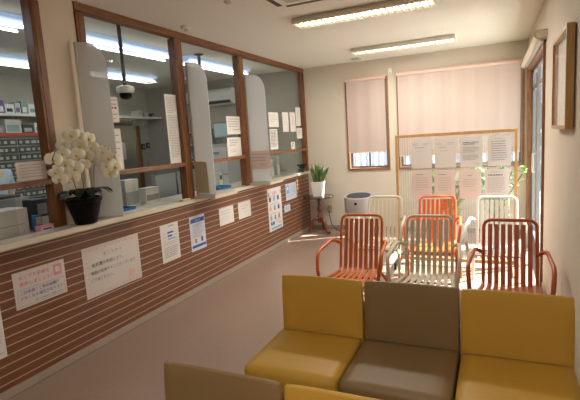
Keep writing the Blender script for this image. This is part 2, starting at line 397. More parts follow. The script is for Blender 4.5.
# ------------------------------------------------------------------ paper and lettering
def text_mesh(s, size, align='LEFT'):
    cu = bpy.data.curves.new('lettering', 'FONT'); cu.body = s; cu.size = size; cu.align_x = align; cu.resolution_u = 1; cu.fill_mode = 'FRONT'
    o = bpy.data.objects.new('lettering', cu); C.objects.link(o)
    dg = bpy.context.evaluated_depsgraph_get(); me = bpy.data.meshes.new_from_object(o.evaluated_get(dg))
    bpy.data.objects.remove(o); bpy.data.curves.remove(cu); return me
def sheet(name, label, cat, o, u, v, w, h, m, texts=(), blocks=(), lines=(), group=None, curl=0., part='lettering'):
    """o = lower-left corner; u, v = right and up; texts (str, size, x, y, mat[, align]); blocks (x0,y0,x1,y1,mat); lines (x0,x1,ytop,n,pitch,mat,thick)"""
    o, u, v = Vector(o), Vector(u), Vector(v); n = u.cross(v)
    if abs(o.x+.029) < .002: o.y = o.y*1.0113+.002
    r = MB(); N = 6
    # a thin, faintly bowed sheet
    g = [[(o+u*w*i/N+v*h*j/N+n*(.0012+curl*math.sin(PI*i/N)*(.4+.6*j/N))) for i in range(N+1)] for j in range(N+1)]
    for j in range(N):
        for i in range(N): r.face((g[j][i], g[j][i+1], g[j+1][i+1], g[j+1][i]), m)
    bmesh.ops.remove_doubles(r.bm, verts=r.bm.verts[:], dist=1e-5)
    ob = r.build(name, None, None, 'all', normals=False)
    ob['label'] = label; ob['category'] = cat
    if group: ob['group'] = group
    off = .0024+curl
    def put(q): return o+u*q[0]+v*q[1]+n*off
    pb = MB(); any_ = False
    for bi, (x0, y0, x1, y1, mm) in enumerate(blocks):
        pb.face([o+u*a+v*c+n*(off-.0006+.00025*min(bi, 8)) for a, c in ((x0, y0), (x1, y0), (x1, y1), (x0, y1))], mm); any_ = True
    rnd = random.Random(len(label)*13+int(w*1000))
    for (x0, x1, yt, k, pitch, mm, th) in lines:
        for j in range(k):
            y = yt-j*pitch; x = x0; end = x0+(x1-x0)*(rnd.uniform(.55, 1) if j == k-1 else rnd.uniform(.88, 1))
            while x < end-.004:
                l = min(rnd.uniform(.006, .02), end-x)
                pb.face([put((a, c)) for a, c in ((x, y-th/2), (x+l, y-th/2), (x+l, y+th/2), (x, y+th/2))], mm); x += l+rnd.uniform(.003, .006); any_ = True
    if any_: pb.build('print', None, ob, normals=False)
    tb = MB(); ok = False
    for t in texts:
        s, size, x, y, mm = t[:5]; me = text_mesh(s, size, t[5] if len(t) > 5 else 'LEFT')
        i = tb.mi(mm); vs = [tb.bm.verts.new(put((x+p.co.x, y+p.co.y))) for p in me.vertices]
        for p in me.polygons:
            try: tb.bm.faces.new([vs[k] for k in p.vertices]).material_index = i
            except ValueError: pass
        bpy.data.meshes.remove(me); ok = True
    if ok: tb.build(part, None, ob, normals=False)
    return ob
UY, UX, VZ = (0,1,0), (1,0,0), (0,0,1)
I, IG, PK, BL = M['ink'], M['inkg'], M['pinkink'], M['blueink']
def lw(y, z, x=0.0015): return (x, y, z)
G1 = 'notices taped to the counter front'
sheet('notice_sheet', 'pale notice at the near end of the counter, cut off by the picture edge', 'notice', lw(1.32, .25), UY, VZ, .222, .30, M['paper'],
      blocks=[(.165, .09, .195, .115, M['peach']), (.15, .03, .2, .034, IG)], lines=[(.03, .20, .24, 4, .03, IG, .006)], group=G1)
# medicine-notebook notice
w, h = .352, .224
sheet('notice_sheet', 'laminated notice with pink heading asking visitors to bring their medicine notebook', 'notice', lw(1.634, .487), UY, VZ, w, h, M['paperw'],
      texts=[('おくすり手帳を', .030, .034, .174, PK), ('持参しましょう！', .030, .034, .133, PK), ('ご持参頂くと負担金額が', .0245, .03, .083, BL), ('少なくなる場合があります', .0245, .03, .05, BL), ('※詳しくは薬剤師にご相談ください', .0125, .12, .022, BL)],
      blocks=[(.268, .135, .328, .205, M['pinkfill']), (.283, .155, .313, .188, M['paperw']), (.292, .163, .304, .18, M['peach']),
              (.016, .112, .336, .1145, IG), (.016, .0125, .336, .015, IG), (.016, .0125, .0185, .1145, IG), (.3335, .0125, .336, .1145, IG)], group=G1, curl=.002)
# framed letter
w, h = .54, .362; bl = []
rr = random.Random(3)
for k in range(15):
    for yy in (.022, h-.022):
        x = .03+k*(w-.06)/14; s = .005+.003*(k % 2); bl.append((x-s, yy-s, x+s, yy+s, M['peach']))
for k in range(1, 8):
    for xx in (.03, w-.03):
        y = .022+k*(h-.044)/8; bl.append((xx-.005, y-.005, xx+.005, y+.005, M['peach']))
bl += [(.415, .06, .46, .10, M['peach']), (.423, .045, .452, .06, M['peach'])]
sheet('notice_sheet', 'largest counter notice with a border of small pink flowers, in a clear sleeve', 'notice', lw(2.13, .372), UY, VZ, w, h, M['paperw'],
      texts=[('お こ と わ り', .030, .27, .275, I, 'CENTER'), ('処方箋の内容により、', .0315, .07, .213, I), ('順番が前後することがございます。', .0285, .055, .160, I), ('ご了承ください。', .0285, .045, .108, I)],
      blocks=bl, group=G1, curl=.002)
sheet('notice_sheet', 'tall white price notice with three dark blue boxes in its upper half', 'notice', lw(2.93, .402), UY, VZ, .24, .331, M['paper'],
      blocks=[(.085, .245, .165, .26, BL), (.085, .215, .145, .23, BL), (.085, .19, .185, .203, M['lblueink']), (.10, .305, .17, .315, IG)],
      lines=[(.03, .21, .17, 2, .016, IG, .005), (.03, .21, .125, 6, .016, IG, .007), (.03, .07, .25, 3, .03, IG, .005), (.19, .215, .25, 3, .03, IG, .005)], group=G1, curl=.003)
sheet('notice_sheet', 'tall white notice with solid blue bands across its top and bottom', 'notice', lw(3.335, .398), UY, VZ, .24, .331, M['paperb'],
      texts=[('お知らせ', .022, .12, .280, M['paper'], 'CENTER')],
      blocks=[(.012, .268, .228, .308, BL), (.012, .03, .228, .055, BL), (.055, .075, .09, .115, M['brownink']), (.155, .075, .185, .12, I)],
      lines=[(.03, .21, .248, 2, .015, IG, .005), (.03, .21, .212, 2, .015, M['lblueink'], .005), (.03, .21, .18, 3, .014, IG, .005), (.03, .21, .135, 1, .015, M['redink'], .006)], group=G1, curl=.003)
sheet('notice_sheet', 'white landscape notice, first of the square pair below the middle window', 'notice', lw(3.836, .542), UY, VZ, .28, .182, M['paper'],
      lines=[(.05, .22, .145, 2, .028, IG, .006), (.05, .2, .08, 2, .022, IG, .003)], group=G1)
sheet('notice_sheet', 'white notice, second of the square pair, nearer the tall poster', 'notice', lw(4.217, .540), UY, VZ, .279, .184, M['paper'],
      lines=[(.05, .23, .14, 2, .032, IG, .006), (.12, .2, .07, 1, .022, IG, .003)], group=G1)
w, h = .398, .545; bl = []
for j in range(3):
    for i in range(3):
        x, y = .04+i*.115, .36-j*.12; c = [I, M['brownink'], M['lblueink'], M['peach'], BL, IG, M['lblueink'], BL, M['teal']][(i*2+j*3) % 9]
        bl += [(x, y+.02, x+.05, y+.075, c), (x+.015, y+.078, x+.04, y+.095, M['peach'])]
bl += [(.05, .02, .35, .045, M['lblueink']), (.05, .075, .09, .12, BL), (.11, .075, .15, .12, BL), (.26, .08, .34, .09, M['redink']), (.02, .455, .05, .505, IG), (.36, .455, .385, .505, IG)]
sheet('cough_poster', 'tall colourful illustrated poster with pink title, biggest on the far part of the counter', 'poster', lw(4.93, .238), UY, VZ, w, h, M['paper'],
      texts=[('お願い', .052, .20, .462, PK, 'CENTER')], blocks=bl, lines=[(.04, .36, .345, 1, .1, IG, .006), (.04, .36, .225, 1, .1, IG, .006), (.17, .36, .145, 3, .016, IG, .005), (.06, .34, .44, 1, .01, IG, .006)], group=G1)
sheet('notice_sheet', 'bluish notice with a blue picture, nearest the back wall on the counter', 'notice', lw(5.478, .558), UY, VZ, .365, .225, M['paperb'],
      blocks=[(.02, .09, .11, .205, M['lblueink']), (.04, .14, .09, .18, M['paper'])], lines=[(.13, .33, .185, 5, .022, IG, .006), (.03, .33, .06, 2, .02, M['lblueink'], .005)], group=G1)
sheet('notice_sheet', 'tiny white card below the bluish notice, beside the tall illustrated poster', 'notice', lw(5.40, .406), UY, VZ, .195, .096, M['paperb'],
      lines=[(.03, .16, .07, 3, .02, IG, .005)], group=G1)

# notices on the reception glass
G2 = 'sheets taped to the reception glass'
gx = -.029
sheet('handwritten_card', 'handwritten card standing on the rail of the near window beside the orchid', 'card', (-.028, 1.752, 1.2415), UY, VZ, .20, .115, M['paperd'], lines=[(.02, .18, .095, 5, .018, IG, .004)], group=G2)
sheet('price_list', 'long narrow printed list hanging on the glass right of the dome camera', 'list', (gx, 3.155, 1.2415), UY, VZ, .19, .605, M['paper'], lines=[(.02, .17, .58, 10, .0145, IG, .006), (.02, .17, .42, 26, .0145, IG, .006)], group=G2)
sheet('list_strip', 'upper narrow strip of dotted boxes hanging behind the first privacy screen', 'list', (gx, 2.525, 1.60), UY, VZ, .09, .188, M['paper'], blocks=[(.02, .1, .04, .115, M['redink']), (.05, .1, .07, .115, I)], lines=[(.01, .08, .165, 2, .03, I, .006), (.01, .08, .06, 2, .03, I, .005)], group=G2)
sheet('list_strip', 'lower narrow strip of dotted boxes just above the rail behind the first privacy screen', 'list', (gx, 2.53, 1.2415), UY, VZ, .08, .31, M['paper'], blocks=[(.02, .06, .04, .07, M['redink'])], lines=[(.01, .07, .26, 4, .05, I, .006)], group=G2)
sheet('notice_sheet', 'square notice on the middle window glass, upper of the two beside the post', 'notice', (gx, 4.12, 1.48), UY, VZ, .29, .195, M['paper'], lines=[(.03, .26, .165, 4, .026, I, .006), (.12, .25, .05, 1, .02, I, .006)], group=G2)
sheet('notice_sheet', 'square notice on the rail of the middle window, lower of two beside the post', 'notice', (gx, 4.10, 1.2415), UY, VZ, .29, .205, M['paper'], lines=[(.05, .24, .175, 3, .026, I, .006), (.05, .2, .07, 2, .02, IG, .005)], group=G2)
far = [('square printed notice at upper left of the far reception window', 5.112, 1.555, .285, .19, [(.03, .25, .15, 4, .025, IG, .005)]),
       ('tall notice with dense dark writing below the square one on the far window', 5.115, 1.268, .225, .262, [(.02, .2, .24, 12, .018, I, .008)]),
       ('first of two plain tall slips side by side on the far reception window', 5.522, 1.49, .195, .265, [(.05, .15, .22, 5, .03, IG, .004)]),
       ('second of two plain tall slips side by side on the far reception window', 5.765, 1.488, .19, .272, [(.05, .15, .22, 5, .03, IG, .004)]),
       ('highest tall slip next to the last wooden post of the far window', 5.972, 1.572, .18, .265, [(.04, .14, .22, 4, .03, IG, .004)]),
       ('short slip below the highest one, by the last wooden post', 5.972, 1.388, .21, .15, [(.05, .17, .11, 3, .028, I, .006)]),
       ('smallest white slip just above the rail of the far window', 5.755, 1.243, .135, .102, [(.03, .1, .075, 2, .03, I, .012)])]
for lab, y, z, w, h, ln in far:
    sheet('notice_slip', lab, 'notice', (gx, y, z), UY, VZ, w, h, M['paper'], lines=ln, group=G2)
# on the privacy screens
sheet('pink_notice', 'pale pink notice with faint writing fixed across the farthest privacy screen', 'notice', (.03, 4.523, 1.075), UX, VZ, .255, .207, M['pinkcard'],
      lines=[(.03, .235, .165, 3, .035, M['brownink'], .010), (.12, .22, .055, 2, .02, IG, .006)])
b = MB(); b.prism([(.036, 0), (.172, 0), (.172, .12), (.166, .285), (.10, .295), (.036, .29)], .004, ((0.0, 3.455, .945), (1, 0, 0), (0, 0, 1)))
tag(b.build('beige_card', M['card']), 'plain beige card with a notched corner leaning on the middle privacy screen', 'card')

# ------------------------------------------------------------------ notice board
BX0, BX1, BY, BZ0, BZ1 = 1.645, 2.778, 4.72, .05, 1.36
nb = thing('notice_board', 'free-standing ribbed clear board in an oak frame in front of the large back window', 'notice board', (BX0, BY, 0))
W = BX1-BX0
b = MB(); b.box(0, .026, -.016, .016, BZ0, BZ1, bev=.003); b.box(W-.026, W, -.016, .016, BZ0, BZ1, bev=.003); b.box(.026, W-.026, -.016, .016, BZ1-.03, BZ1, bev=.003); b.box(.026, W-.026, -.016, .016, BZ0, BZ0+.035, bev=.003)
b.build('board_frame', M['oak'], nb)
MB().box(.026, W-.026, -.003, .003, BZ0+.035, BZ1-.03).build('ribbed_sheet', M['ribbed'], nb)
for x in (.013, W-.013):
    f = MB().box(x-.014, x+.014, -.26, .26, .048, .072, bev=.004).build('foot', M['dark'], nb)
    for y in (-.235, .235):
        MB().tube([(x-.01, y, .024), (x+.01, y, .024)], .024, seg=14).build('caster', M['rubber'], f, smooth=True)
G3 = 'printed sheets on the notice board'
bp = [('top row, first sheet beside the left post, with short heading', 1.806, 1.012, .2, .305, 'a'), ('top row, second sheet from the left post, with short heading', 2.036, 1.012, .2, .30, 'a'),
      ('top row, third sheet, printed with dense paragraphs', 2.275, 1.012, .2, .29, 'b'), ('top row, last sheet, loose handwriting, by the right post', 2.522, 1.015, .2, .285, 'c'),
      ('bottom row, first sheet beside the left post, pinkish', 1.806, .70, .196, .295, 'd'), ('bottom row, second sheet from the left post', 2.026, .70, .2, .29, 'd'),
      ('bottom row, third sheet, short letter with wide margins', 2.263, .70, .2, .29, 'e'), ('bottom row, last sheet, bold heading, by the right post', 2.495, .705, .212, .28, 'f')]
for lab, x, z, w, h, k in bp:
    t = []; ln = []; bl = []
    if k == 'a': ln = [(.02, .07, h-.055, 2, .014, IG, .005), (.12, .18, h-.055, 2, .014, IG, .005), (.04, .15, h-.095, 1, .02, I, .005), (.05, .14, h-.13, 1, .02, IG, .004)]
    if k == 'b': ln = [(.025, .18, h-.05, 2, .016, I, .008), (.025, .18, h-.1, 4, .014, IG, .006), (.025, .18, h-.175, 4, .014, IG, .006), (.13, .17, h-.26, 1, .01, IG, .005)]
    if k == 'c': ln = [(.03, .17, h-.05, 9, .022, I, .005), (.06, .15, h-.025, 1, .02, IG, .004)]
    if k == 'd': ln = [(.04, .16, h-.045, 1, .02, I, .006), (.04, .17, h-.08, 6, .024, IG, .005), (.11, .17, h-.25, 1, .02, IG, .004)]
    if k == 'e': ln = [(.08, .13, h-.06, 1, .02, I, .006), (.04, .17, h-.10, 4, .022, IG, .005), (.09, .17, h-.21, 1, .02, IG, .004)]
    if k == 'f': ln = [(.05, .16, h-.025, 1, .02, IG, .004), (.03, .17, h-.055, 1, .02, I, .012), (.025, .18, h-.085, 8, .019, IG, .007), (.06, .16, h-.25, 1, .02, I, .005)]
    sheet('posted_sheet', 'notice board sheet, '+lab, 'paper', (x, BY-.0045, z), UX, VZ, w, h, M['sheetg'] if k in 'abcf' else M['sheetp'], lines=ln, group=G3, curl=.003)

# ------------------------------------------------------------------ chairs
def chair_proto():
    r = bpy.data.objects.new('slatted_armchair', None); C.objects.link(r); r.empty_display_size = .05
    hw = .158
    def prof(t):  # centre line of a slat, front lip to top of the back
        return t
    side = fillet([(0, -.262, .345), (0, -.25, .392), (0, .06, .365), (0, .135, .372), (0, .158, .46), (0, .235, .75)], .05, 5)
    seat_pts = [p for p in side if p.y < .118 and p.z < .40]; 
    k = len(seat_pts); back_pts = side[k-1:]
    flat = [(-.0135, -.0035), (.0135, -.0035), (.0135, .0035), (-.0135, .0035)]
    def fan(p, x): return Vector((x*(1+.22*max(0, min(1, (.10-p.y)/.36))), p.y, p.z))
    xs = [(-.118+.0393*j) for j in range(7)]
    b = MB()
    for x in xs: b.sweep([fan(p, x) for p in seat_pts], flat, up=(0, 0, 1))
    b.tube([(-hw*1.21, -.255, .372), (hw*1.21, -.255, .372)], .009); b.tube([(-hw, .0, .352), (hw, .0, .352)], .009)
    for s in (-1, 1): b.tube([fan(p, s*hw) for p in seat_pts], .012)
    b.build('seat', None, r, smooth=True)
    b = MB()
    for x in xs: b.sweep([p+Vector((x, 0, 0)) for p in back_pts], flat, up=(0, -1, 0))
    L = [p+Vector((-hw, 0, 0)) for p in back_pts]; R_ = [p+Vector((hw, 0, 0)) for p in back_pts[::-1]]
    up_ = (back_pts[-1]-back_pts[-2]).normalized()*.028
    loop = fillet([L[-2], L[-1]+up_, R_[0]+up_, R_[1]], .055, 7)
    b.tube(L[:-1]+loop[1:-1]+R_[1:], .0108)
    b.build('backrest', None, r, smooth=True)
    for s in (-1, 1):
        b = MB(); b.tube(fillet([(s*hw, .183, .565), (s*.206, .11, .612), (s*.226, -.20, .585), (s*.215, -.245, .47)], .075, 6), .0125); b.build('armrest', None, r, smooth=True)
        b = MB(); b.tube(fillet([(s*.215, -.245, .47), (s*.198, -.24, .36), (s*.2, -.25, .0)], .06, 6), .0125); b.build('leg', None, r, smooth=True)
        b = MB(); b.tube(fillet([(s*hw, .10, .362), (s*.19, .17, .30), (s*.20, .25, .0)], .06, 6), .0125); b.build('leg', None, r, smooth=True)
    return r
base_chair = chair_proto()
chairs = [('orange slatted armchair, front row end nearest the reception counter', 1.652, 3.10, .04, 'orange', None),
          ('cream slatted armchair in the middle of the front chair row', 2.152, 3.10, .02, 'cream', None),
          ('rust red slatted armchair in the front chair row against the right wall', 2.664, 2.985, -.03, 'rust', None),
          ('cream slatted armchair in the rear row beside the air purifier', 1.612, 4.10, .03, 'cream', None),
          ('bright orange slatted armchair in the middle of the rear chair row', 2.095, 4.10, .0, 'bright', None),
          ('sunlit white slatted armchair in the rear row beside the glass door', 2.592, 4.07, -.03, 'white', None)]
for i, (lab, x, y, rz, m, _) in enumerate(chairs):
    r = base_chair if i == 0 else copy_tree(base_chair)
    r.location = (x, y, 0); r.rotation_euler = (0, 0, rz); tag(r, lab, 'chair', 'slatted metal armchairs')
    for ch in r.children:
        if i: ch.data = ch.data.copy()
        ch.data.materials.clear(); ch.data.materials.append(M[m])

# ------------------------------------------------------------------ sofa modules
def pad(x0, x1, y0, y1, z0, z1, puff, bev, taper=0., lean=0., n=10):
    """upholstered block: subdivided box with softly swollen faces"""
    bm = bmesh.new(); bmesh.ops.create_cube(bm, size=1.0)
    bmesh.ops.bevel(bm, geom=bm.edges[:], offset=bev, segments=3, affect='EDGES', profile=.5, offset_type='OFFSET') if False else None
    bmesh.ops.subdivide_edges(bm, edges=bm.edges[:], cuts=n, use_grid_fill=True)
    sx, sy, sz = x1-x0, y1-y0, z1-z0
    for v in bm.verts:
        p = v.co*2  # -1..1
        q = Vector(p)
        def f(a): return max(0, 1-a*a)
        d = Vector((0, 0, 0))
        for ax in range(3):
            if abs(abs(p[ax])-1) < 1e-4:
                o = [k for k in range(3) if k != ax]
                d[ax] += math.copysign(puff*(f(p[o[0]])*f(p[o[1]]))**.55, p[ax])
        # rounded edges
        dims = (sx/2, sy/2, sz/2); P = Vector([p[k]*dims[k] for k in range(3)]); inner = Vector([max(-(dims[k]-bev), min(dims[k]-bev, P[k])) for k in range(3)])
        e = P-inner
        if e.length > 1e-6:
            cnt = sum(1 for k in range(3) if abs(e[k]) > 1e-6)
            if cnt > 1: P = inner+e.normalized()*bev
        P += d
        t = (P.z+dims[2])/sz
        y = P.y; 
        if taper and y > 0: y -= 0
        if taper: y = y*(1-taper*t)
        y += lean*t
        v.co = Vector(((x0+x1)/2+P.x, (y0+y1)/2+y, (z0+z1)/2+P.z))
    m = MB(); m.bm.free(); m.bm = bm; return m
def sofa_proto():
    r = bpy.data.objects.new('sofa_module', None); C.objects.link(r); r.empty_display_size = .05
    hw = .2105
    pad(-hw, hw, -.405, .012, .17, .427, .006, .011).build('seat', M['yellow'], r, 'all')
    bk = pad(-hw, hw, .0, .14, .16, .700, .006, .008, .88, -.027).build('backrest', M['yellow'], r, 'all')
    b = MB()
    def yy(z, side): 
        t = (z-.16)/.54; return .07+side*.07*(1-.88*t)-.027*t
    for s in (-1, 1):
        b.tube([(s*(hw-.003), yy(.44, -1)+.003, .44), (s*(hw-.003), yy(.697, -1)+.003, .697)], .0024, seg=6)
        b.tube([(s*(hw-.003), yy(.17, 1)-.003, .17), (s*(hw-.003), yy(.697, 1)-.003, .697)], .0024, seg=6)
    b.tube([(-hw+.003, yy(.697, -1)+.003, .697), (hw-.003, yy(.697, -1)+.003, .697)], .0024, seg=6)
    b.tube([(-hw+.003, yy(.697, 1)-.003, .697), (hw-.003, yy(.697, 1)-.003, .697)], .0024, seg=6)
    b.build('piping', M['yellow'], bk, smooth=True)
    b = MB(); b.box(-hw+.02, hw-.02, -.34, .08, .06, .158); 
    for x in (-hw+.04, hw-.04):
        for y in (-.31, .05): b.lathe([(0, 0), (.018, 0), (.022, .06), (0, .06)], (x, y, 0), 10)
    b.build('plinth', M['plinth'], r)
    return r
sp = sofa_proto()
sofas = [('mustard yellow vinyl sofa module at the counter end of the second row', 1.785, 1.983, 0, 'yellow'),
         ('brown vinyl sofa module between two yellow ones in the second row', 2.221, 1.983, 0, 'brown'),
         ('mustard yellow vinyl sofa module against the right wall in the second row', 2.657, 1.975, 0, 'yellow'),
         ('brown vinyl sofa module of the nearest row, only its backrest top showing', 1.803, 1.035, 0, 'brown'),
         ('mustard vinyl sofa module of the nearest row, only its backrest top showing', 2.239, 1.035, 0, 'yellow')]
for i, (lab, x, y, rz, m) in enumerate(sofas):
    r = sp if i == 0 else copy_tree(sp)
    r.location = (x, y, 0); r.rotation_euler = (0, 0, rz); tag(r, lab, 'sofa', 'vinyl sofa modules in two rows')
    if m == 'brown':
        for ch in r.children:
            if ch.name.startswith('plinth'): continue
            ch.data = ch.data.copy(); ch.data.materials[0] = M['brown']
            for g in ch.children: g.data = g.data.copy(); g.data.materials[0] = M['brown']

# ------------------------------------------------------------------ side table, plants, purifier
tb = thing('side_table', 'small round dark wood pedestal table in the corner under the snake plant', 'table', (.245, 6.08, 0))
MB().lathe([(0, .515), (.19, .515), (.215, .52), (.222, .53), (.215, .54), (.2, .542), (0, .542)], seg=40).build('table_top', M['tbltop'], tb, smooth=True)
MB().lathe([(0, .515), (.06, .515), (.045, .49), (.022, .47), (.02, .40), (.034, .36), (.036, .33), (.02, .30), (.024, .27), (.038, .25), (.04, .17), (.025, .145), (0, .14)], seg=20).build('pedestal', M['tblw'], tb, smooth=True)
for a in (PI*1.17, PI*1.83, PI*.5):
    d = Vector((math.cos(a), math.sin(a), 0))
    pts = [d*.02+Vector((0, 0, .215)), d*.075+Vector((0, 0, .205)), d*.12+Vector((0, 0, .14)), d*.145+Vector((0, 0, .07)), d*.175+Vector((0, 0, .025)), d*.205+Vector((0, 0, .015))]
    MB().tube(fillet(pts, .03, 3), .024, scales=None, seg=8).build('leg', M['tblw'], tb, smooth=True)
sn = thing('snake_plant', 'snake plant with upright green leaves in a white tapered pot on the round table', 'plant', (.255, 6.06, .542))
b = MB(); w0, w1 = .062, .083
for (a, z0, c, z1) in ((w0, 0, w1, .215),):
    v = [[b.bm.verts.new((sx*q, sy*q, z)) for sx, sy in ((-1,-1),(1,-1),(1,1),(-1,1))] for q, z in ((w0, 0), (w1, .215), (w1-.008, .215), (w1-.012, .19))]
    b.bm.faces.new(v[0][::-1])
    for A, B in zip(v, v[1:]):
        for j in range(4): b.bm.faces.new((A[j], A[(j+1) % 4], B[(j+1) % 4], B[j]))
b.build('pot', M['potw'], sn)
MB().box(-.072, .072, -.072, .072, .17, .192).build('soil', M['soil'], sn)
b = MB(); rr = random.Random(11)
for k in range(36):
    a = rr.uniform(0, 2*PI); rad = rr.uniform(.0, .06); l = rr.uniform(.21, .345)*(1-.22*rad/.055); tilt = rr.uniform(.02, .36)*(.4+rad/.055)
    base = Vector((rad*math.cos(a), rad*math.sin(a), .19)); d = Vector((math.cos(a)*tilt, math.sin(a)*tilt, 1)).normalized()
    pts = [base+d*l*t+Vector((math.cos(a), math.sin(a), 0))*.03*t*t for t in (0, .25, .5, .75, .92, 1)]
    b.sweep(pts, [(-.019, 0), (0, .004), (.019, 0), (0, -.003)], up=(math.sin(a*3), math.cos(a*3), .1), scales=[.8, 1, 1, .8, .4, .05])
b.build('leaves', M['sansev'], sn)
# small dark item on the counter end beside the snake plant
fz = thing('counter_ornament', 'small dark dried flower ornament lying on the far end of the counter', 'ornament', (-.03, 6.15, .892))
b = MB(); b.lathe([(0, 0), (.035, .0), (.05, .02), (.045, .05), (.02, .06), (0, .06)], seg=14); b.build('bowl', M['dark'], fz, smooth=True)
b = MB(); rr = random.Random(5)
for k in range(10):
    c = Vector((rr.uniform(-.05, .06), rr.uniform(-.06, .06), .07+rr.uniform(0, .035))); b.lathe([(0, -.02), (.018, -.008), (.02, .006), (0, .02)], c, 7)
b.build('dried_flowers', M['leafd'], fz)

pf = thing('air_purifier', 'silver grey floor standing air purifier against the back wall beside the rear cream chair', 'air purifier', (.935, 5.75, 0))
b = MB()
def sq(rw, rd, z, n=28, e=2.35):
    return [(math.copysign(abs(math.cos(2*PI*k/n))**(2/e), math.cos(2*PI*k/n))*rw, math.copysign(abs(math.sin(2*PI*k/n))**(2/e), math.sin(2*PI*k/n))*rd, z) for k in range(n)]
def loft(b, rings, m=None, cap=True):
    R_ = [[b.bm.verts.new(p) for p in r] for r in rings]; n = len(R_[0]); i = b.mi(m)
    for A, B in zip(R_, R_[1:]):
        for j in range(n): b.bm.faces.new((A[j], A[(j+1) % n], B[(j+1) % n], B[j])).material_index = i
    if cap: b.bm.faces.new(R_[0][::-1]).material_index = i; b.bm.faces.new(R_[-1]).material_index = i
loft(b, [sq(.185, .14, .375), sq(.186, .142, .385), [(x, y, z+.20*y) for x, y, z in sq(.19, .145, .572)], [(x, y, z+.20*y) for x, y, z in sq(.186, .141, .592)], [(x, y, z+.20*y) for x, y, z in sq(.165, .12, .594)], [(x, y, z+.20*y) for x, y, z in sq(.16, .115, .58)]])
b.build('upper_body', M['silver'], pf, smooth=True)
b = MB(); loft(b, [sq(.172, .132, .0), sq(.18, .137, .02), sq(.178, .136, .372)]); b.build('lower_body', M['whitep'], pf, smooth=True)
b = MB(); loft(b, [[(x, y, z+.20*y) for x, y, z in sq(.158, .113, .5805)], [(x, y, z+.20*y) for x, y, z in sq(.152, .108, .5955)]])
b.build('air_outlet', M['dark'], pf)
MB().tube([(.0, -.145, .50), (.0, -.150, .50)], .018, seg=16).build('round_button', M['black'], pf)
MB().box(-.03, .03, -.146, -.1425, .555, .563).build('name_strip', M['lgrey'], pf)
ol = MB().box(.283, .353, YB-.012, YB, .25, .36, bev=.004)
oo = tag(ol.build('wall_outlet', M['outlet']), 'brown wall outlet plate with a plug, low on the back wall', 'outlet')
b = MB(); b.box(.303, .333, YB-.035, YB-.012, .265, .30); b.build('plug', M['outlet'], oo)
b = MB(); b.tube(fillet([(.318, YB-.035, .28), (.325, YB-.06, .25), (.36, 6.26, .08), (.45, 6.22, .012), (.60, 6.05, .012), (.76, 5.90, .012)], .06, 5), .0055, seg=6)
tag(b.build('power_cord', M['dark'], None, True), 'thin power cord drooping from the wall outlet towards the air purifier', 'cord')

# white orchid
oc = thing('potted_orchid', 'white moth orchid with many blooms in a glossy black pot on the counter', 'orchid', (.118, 2.105, .9255))
MB().lathe([(0, 0), (.066, 0), (.070, .006), (.108, .145), (.114, .147), (.117, .172), (.110, .174), (.104, .15), (0, .148)], seg=32, sx=.95, sy=1).build('pot', M['black'], oc, smooth=True)
MB().lathe([(0, .149), (.103, .149), (.085, .165), (0, .172)], seg=20).build('bark', M['soil'], oc)
for k, a in enumerate((.2, .75, 1.25, 1.8, 2.3, 3.2, 4.0, 4.5, 4.9, 5.4, 5.9)):
    d = Vector((math.cos(a), math.sin(a), 0)); l = .14+.03*(k % 3)
    if d.x < -.3: l *= .55
    pts = [d*.02+Vector((0, 0, .165)), d*l*.45+Vector((0, 0, .225)), d*l*.8+Vector((0, 0, .225)), d*l+Vector((0, 0, .185))]
    MB().sweep(fillet(pts, .05, 3), [(-.026, .004), (0, -.003), (.026, .004), (0, .003)], up=(0, 0, 1), scales=[.5]+[1]*8+[.2]).build('leaf', M['leafd'], oc)
def flower_mesh():
    b = MB()
    def petal(ang, l, w, off):
        c, s = math.cos(ang), math.sin(ang); P = []
        for (t, ww, z) in ((.0, .15, 0), (.3, .8, .006), (.65, 1, .009), (.9, .62, .004), (1, .2, -.002)):
            P.append((t*l, ww*w, z+off))
        rows = [[(c*t-s*q*ww, s*t+c*q*ww, z-abs(q)*.002) for q in (-1, 0, 1)] for t, ww, z in P]
        V = [[b.bm.verts.new(p) for p in row] for row in rows]
        for A, B in zip(V, V[1:]):
            for j in range(2): b.bm.faces.new((A[j], A[j+1], B[j+1], B[j])).material_index = b.mi(M['petal'])
    for a in (PI/2, PI/2+2.15, PI/2-2.15): petal(a, .042, .017, 0)
    for a in (.12, PI-.12): petal(a, .045, .027, .003)
    i = b.mi(M['lip'])
    b.lathe([(0, .018), (.006, .014), (.009, .006), (.006, .0), (0, 0)], (0, -.008, .004), 7, M['lip'])
    b.lathe([(0, .016), (.004, .014), (.005, .004), (0, .0)], (0, .004, .004), 6, M['petal'])
    ob = b.build('flower', None, oc, 'all', normals=False); return ob
fl0 = flower_mesh()
eye_ = Vector((2.58, 0, 1.4))-Vector(oc.location)
spots = [(-.01, .055, .60, .05), (.0, -.005, .615, .12), (.03, .10, .585, .0), (-.03, -.05, .545, -.1), (.03, .025, .545, .1), (.045, .105, .525, .2), (.02, -.10, .50, .0), (.045, -.02, .485, .15), (.05, .055, .475, -.1),
         (.03, .13, .47, .25), (.015, -.165, .465, -.2), (.04, -.105, .43, .1), (.06, -.055, .40, 0), (.025, -.17, .395, .2), (.05, .01, .415, .15), (.05, .095, .44, .1), (.02, -.14, .345, -.2), (.055, -.075, .345, .1),
         (.06, .175, .49, .1), (.05, .225, .455, -.1), (.06, .19, .40, .2), (.05, .255, .395, .1), (.07, .15, .43, .0), (.06, .21, .35, .1)]
